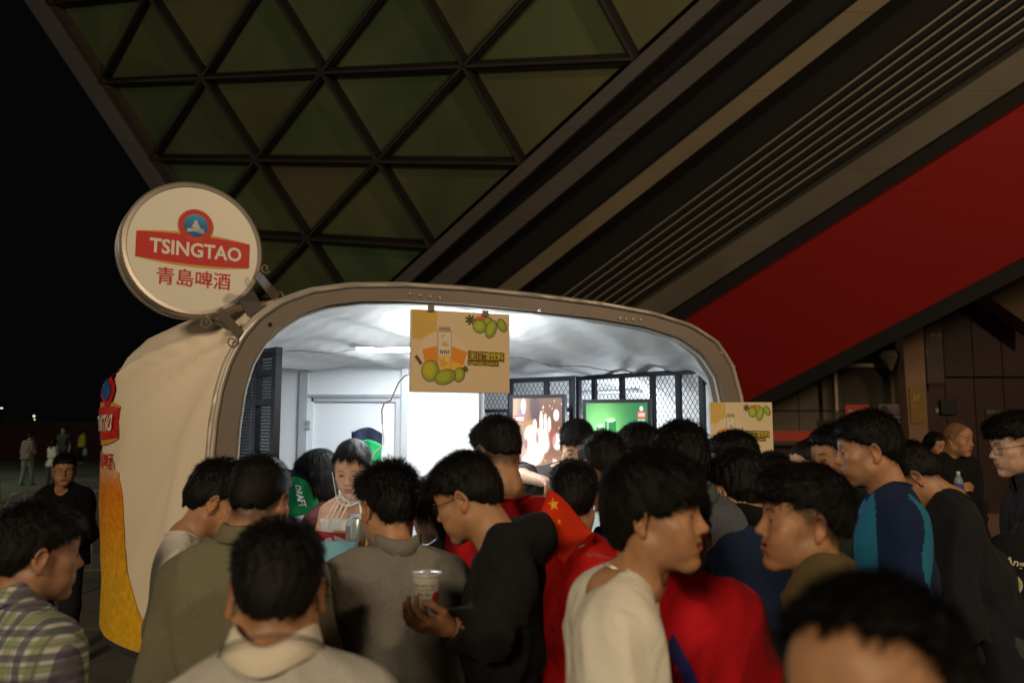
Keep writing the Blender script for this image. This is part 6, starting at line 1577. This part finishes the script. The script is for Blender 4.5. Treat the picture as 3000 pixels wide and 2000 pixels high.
person('darkbehind', 2738, 1262, 7.3, 165, 5, 170, 'long', 'person with long dark hair and black clothes behind the balding man', skin='mid', lod=2, head='f', sh=.16, shirt=sh(col=(.008, .008, .009), sleeve=1.9), pants=(.008, .008, .009))
def bag(P):
    c = P['HC'] - P['u'] * .02 + P['r'] * -.02; c = at(2968, 1690, 3.02)
    root = empty('shoulder_bag', tuple(c), 'black bag embroidered with cream script and a small emblem at the right edge', 'bag')
    f_ = np.array([.95, -.3, 0]); f_ /= np.linalg.norm(f_); n_ = np.array([f_[1], -f_[0], 0])
    F = Field(c - .26, c + .26, .010); Rm = np.stack([f_, -n_, UZ], 1); F.ell(c, (.115, .075, .165), 0, R=Rm); F.ell(c - UZ * .08, (.12, .08, .10), .05, R=Rm)
    V, Q = F.mesh(); link('body', np_mesh('body', local(root, V), Q), root, [fabric('bag_black', (.012, .012, .014))])
    mi = M('embroidery_cream', (.55, .47, .32), rough=.8)
    def fr(x, y, l=.0):
        k = math.sqrt(max(0, 1 - (x / .125) ** 2 - (y / .2) ** 2)); return c + f_ * x + n_ * (.082 * max(k, .3) + l) + UZ * y
    mp = lambda y0, x0=-.03: (lambda x, y: np.array([fr(xx + x0, yy + y0 + xx * -.25, .006) for xx, yy in zip(x, y)]))
    lettering('Angel', .1, 0, 0, 0, mi, root, fit=(.095, .036), shear=.35, bold=.002, mapfn=mp(.06, .0)); lettering('Good Son', .1, 0, 0, 0, mi, root, fit=(.115, .027), shear=.35, bold=.002, mapfn=mp(-.08, .0))
    for (r1, col, l) in ((.034, (.45, .42, .35), .007), (.024, (.40, .25, .06), .009), (.012, (.1, .12, .1), .011)):
        pts = [fr(-.02 + r1 * .8 * math.cos(t), -.012 + r1 * math.sin(t), l) for t in np.linspace(0, 2 * math.pi, 15)[:-1]]
        MB().add([fr(-.02, -.012, l)] + pts, [(0, i + 1, (i + 1) % 14 + 1) for i in range(14)]).build('embroidered_patch', M('patch', col, rough=.9), root)
    mb = MB(); mb.tube([c + UZ * .14 - n_ * .03, P['SC'] + P['r'] * -.06 - P['f'] * .0 + P['u'] * .035], .010, 6); mb.build('strap', fabric('bag_strap', (.02, .02, .022)), root, smooth=True)
    glasses(P)
person('rightedge', 2975, 1202, 3.2, -84, 8, -72, 'undercut', 'young man with black fringe and spectacles walking left at the right edge', skin='light', lod=1, stride=.18, fade=.3, arms=('swing', 'front'), sh=.175,
       shirt=sh(col=(.028, .028, .036), sleeve=1.9, inf=.024, collar='high', amp=.009), pants=(.015, .012, .016), extra=bag)
person('nearhead', 2540, 1676, .80, -138, -8, -120, 'recede', 'out of focus dark haired head with bare forehead at the bottom right corner', skin='mid', lod=0, sh=.18, shirt=sh(col=(.02, .02, .02), sleeve=1.9))
# staff
def shield(P):
    m, N, L, b = new_mat('clear_shield'); b.inputs['Alpha'].default_value = .10; b.inputs['Roughness'].default_value = .05; b.inputs['Base Color'].default_value = (.8, .8, .8, 1)
    n = 14; V = []
    for j in range(7):
        for i in range(n + 1):
            a = (i / n - .5) * 2.3; z = -.010 - .11 * j / 6; V.append(P['hv'](.082 * math.sin(a) * (1 - .12 * j / 6), .020 + .112 * math.cos(a) * 1.0, z + .02 * abs(math.sin(a)) ** 2))
    sh_ = MB().add(V, [(j * (n + 1) + i, j * (n + 1) + i + 1, (j + 1) * (n + 1) + i + 1, (j + 1) * (n + 1) + i) for j in range(6) for i in range(n)]).build('face_shield', m, P['root'], smooth=True)
    mb = MB(); mb.tube(V[-(n + 1):], .0032, 6); mb.tube([V[0], V[(n + 1) * 3], V[-(n + 1)]], .0022, 6); mb.tube([V[n], V[(n + 1) * 3 + n], V[-1]], .0022, 6)
    o = mb.build('shield_rim', M('rim_white', (.7, .72, .72), rough=.4), P['root'], smooth=True)
    u, f, r, SC = P['u'], P['f'], P['r'], P['SC']; wh = fabric_cached('w', (.68, .68, .66))
    mb = MB(); c = SC + u * .03 + f * .01
    ring = [c + (f * math.cos(a) * .085 + r * math.sin(a) * .080) - u * (.035 * math.cos(a)) for a in np.linspace(0, 2 * math.pi, 36)]
    for k in range(35): mb.bar(ring[k], ring[k + 1], .006, .020)
    for s in (-1, 1):
        for k in range(4):
            a = s * (.25 + .28 * k); p = c + (f * math.cos(a) * .088 + r * math.sin(a) * .082) - u * (.038 * math.cos(a)); q = SC - u * .095 + r * s * (.055 + .022 * k) + f * (.160 - .008 * k)
            mid = (p + q) / 2 + f * .022; mb.bar(p, mid, .007, .003, up=f); mb.bar(mid, q, .007, .003, up=f)
    mb.build('halter_straps', wh, P['root'])
    red = M('band_red', (.50, .012, .02)); 
    # red sash with a white cross, and a gold edge, wrapped round the chest
    def wrap(x, z, l=.0):
        a = x / .14; return SC + f * (.020 + (.150 + l) * math.cos(a)) + r * ((.165 + l) * math.sin(a)) - u * z
    def patch(x0, x1, z0_, z1_, m_, nm, l, sl=0.0):
        V = []; n_ = 12
        for j in range(5):
            for i in range(n_ + 1): V.append(wrap(x0 + (x1 - x0) * i / n_, z0_ + (z1_ - z0_) * j / 4 + sl * i / n_, l))
        MB().add(V, [(j * 13 + i, j * 13 + i + 1, (j + 1) * 13 + i + 1, (j + 1) * 13 + i) for j in range(4) for i in range(n_)]).build(nm, m_, P['root'], smooth=True)
    patch(-.17, .17, .130, .22, red, 'red_band', .014); patch(-.03, .06, .121, .129, M('band_gold', (.6, .45, .05)), 'gold_edge', .016)
    patch(-.055, .055, .145, .165, wh, 'white_stripe', .018, .05); patch(-.055, .055, .190, .208, wh, 'white_stripe', .019, -.05)
person('girl', 1036, 1283, 3.52, 184, 20, 178, 'tail', 'serving girl in white halter top with clear mouth shield looking down', skin='light', head='f', lod=0, sh=.155, bulk=.84, hs=.98, lean=.05, z0=.30, group='kiosk staff',
       arms=(((.03, .05, -.24), (-.05, .23, -.27), 'hold', (-1, 0, 0)), ((.06, .03, -.25), (-.04, .22, -.25), 'hold', (-.4, 0, -1))), brow=.6,
       shirt=sh(col=(.70, .70, .68), sleeve=0, inf=.010, cut=.085, amp=.002, hem=.06, name='crop_top'), pants=(.6, .6, .6), extra=shield)
person('longstaff', 934, 1312, 3.92, -62, 14, -70, 'bob', 'kiosk woman with black hair and white mask turned away beside the green banner', skin='light', head='f', lod=1, sh=.155, bulk=.85, z0=.30, group='kiosk staff', lean=.05,
       arms=('counter', 'counter'), shirt=sh(col=(.09, .03, .035), sleeve=.6, inf=.014), extra=mask)
def cuffs(P):
    glasses(P)
    for (s, S, E, W, h, pv) in P['arms']:
        En = S + (E - S) * .80; d = (E - S) / np.linalg.norm(E - S)
        for (a, b, col) in ((-.020, .0, (.70, .70, .72)), (.001, .050, (.012, .016, .05))):
            mb = MB(); mb.tube([En + d * a, En + d * (a + b) / 2, En + d * b], .068, 20, False); o = mb.build('sleeve_band', fabric_cached('b', col), P['root'], smooth=True); o.modifiers.new('t', 'SOLIDIFY').thickness = .004
person('server', 1690, 1227, 3.98, 186, 22, -172, 'thick', 'kiosk man in spectacles and grey tee with navy sleeve bands reaching across the counter', skin='light', lod=0, head='m_full', fade=.5, sh=.170, bulk=1.0, lean=.10, z0=.30, group='kiosk staff',
       shift=(.10, 0), arms=(((.06, .10, -.22), (-.1, .26, -.25), 'hold', (0, 0, -1)), dict(E=at(1530, 1392, 3.86), W=at(1588, 1408, 3.66), hand='hold', palm=(0, -.3, -1))),
       shirt=sh(col=(.075, .068, .065), sleeve=.80, inf=.018, collar='rib', amp=.009), extra=cuffs)
# left background
person('leftblack', 192, 1326, 6.3, 152, 2, 172, 'crop', 'young man in spectacles and black jacket standing on the dark plaza at left', skin='mid', lod=1, sh=.168, shirt=sh(col=(.008, .008, .009), sleeve=1.9, inf=.03, low=True, name='jacket'), pants=(.02, .02, .03), extra=lambda P: glasses(P), group='people walking on the dark plaza')
person('striped', 91, 1266, 26, 4, 0, 4, 'crop', 'far man in brown and white striped polo and pale trousers walking away', skin='mid', lod=2, sh=.170, bulk=1.1, group='people walking on the dark plaza', stride=.1,
       shirt=sh(mat=striped('striped_cloth', ((.30, .24, .20), (.06, .04, .04)), .085), sleeve=.9, inf=.02), pants=(.22, .24, .22), shoes=(.1, .3, .2))
person('whitegirl', 160, 1285, 25, 10, 0, 20, 'long', 'far girl with long dark hair in white top beside the striped polo man', skin='mid', head='f', lod=2, sh=.15, bulk=.85, hs=.92, group='people walking on the dark plaza', arms=('out', 'down'),
       shirt=sh(col=(.60, .55, .45), sleeve=1.5), pants=(.09, .09, .11))
person('greyfar', 188, 1250, 30, 175, 0, 178, 'crop', 'far man in dark grey shirt standing beyond the girl in white', skin='mid', lod=2, sh=.2, bulk=1.15, arms=('down', 'down'), group='people walking on the dark plaza', shirt=sh(col=(.05, .055, .05), sleeve=.9), pants=(.03, .03, .03))
person('yellowfar', 246, 1258, 41, 20, 0, 30, 'crop', 'farthest person in yellow shirt and dark trousers carrying a white bag', skin='mid', lod=2, arms=('down', 'down'), group='people walking on the dark plaza', shirt=sh(col=(.55, .46, .04), sleeve=1.5, inf=.03), pants=(.015, .015, .015), shoes=(.4, .4, .15))
P = PEOPLE['yellowfar']; W = P['arms'][1][3]; F = Field(W - .4, W + .3, .03); F.ell(W - np.array([0, 0, .25]), (.14, .08, .2)); F.cone(W, W - np.array([0, 0, .12]), .02, .06, .05); V, Q = F.mesh()
o = link('plastic_bag', np_mesh('plastic_bag', V, Q), None, [M('bag_white', (.35, .36, .35))]); tag(o, 'white plastic bag hanging from the hand of the yellow shirt', 'bag')
person('leftedge', -22, 1268, 20, 30, 0, 30, 'crop', 'person cut by the left edge with yellow shoes on the far plaza', skin='mid', lod=2, arms=('down', 'down'), stride=.25, group='people walking on the dark plaza', shirt=sh(col=(.03, .03, .03), sleeve=1.9), pants=(.03, .03, .03), shoes=(.5, .4, .02))
# phone held up by the man in blue, steel barrier on the plaza
ph = empty('phone', tuple(at(1738, 1520, 2.95)), 'white phone with lit screen held up between the red tee and the blue jacket', 'phone'); c0 = at(1738, 1518, 2.9)
MB().obox(c0, (.024, .004, .004), (0, .0, .0) + np.array([0, .004, 0]), (-.004, .0, .055)).build('case', M('phone_case', (.5, .5, .5), rough=.3), ph, bevel=.003)
MB().obox(c0 + np.array([0, -.0052, 0]), (.021, .0035, .0035), (0, .0006, 0), (-.0036, 0, .050)).build('screen', M('phone_screen', (.5, .6, .55), rough=.2, emit=(.75, .9, .85), estr=.55), ph)
br = empty('crowd_barrier', tuple(ground(140, 1780)), 'pale steel tube barrier behind the black jacket on the dark plaza', 'barrier'); br.location = (-5.3, 9.2, 0)
mb = MB(); mb.tube([(-5.75, 9.2, .02), (-5.75, 9.2, .98), (-5.68, 9.2, 1.08), (-5.5, 9.2, 1.13), (-4.3, 9.2, 1.13), (-4.12, 9.2, 1.08), (-4.05, 9.2, .98), (-4.05, 9.2, .02)], .02, 8); mb.build('frame', M('barrier_steel', (.30, .30, .29), rough=.4, metal=.6), br, smooth=True)
for i in range(9): MB().tube([(-5.55 + i * .16, 9.2, .25), (-5.55 + i * .16, 9.2, 1.11)], .008, 6).build('bar', M('barrier_steel', (.30, .30, .29), rough=.4, metal=.6) if i == 0 else bpy.data.materials['barrier_steel'], br)
MB().tube([(-5.74, 9.2, .25), (-4.06, 9.2, .25)], .012, 6).build('low_rail', bpy.data.materials['barrier_steel'], br)
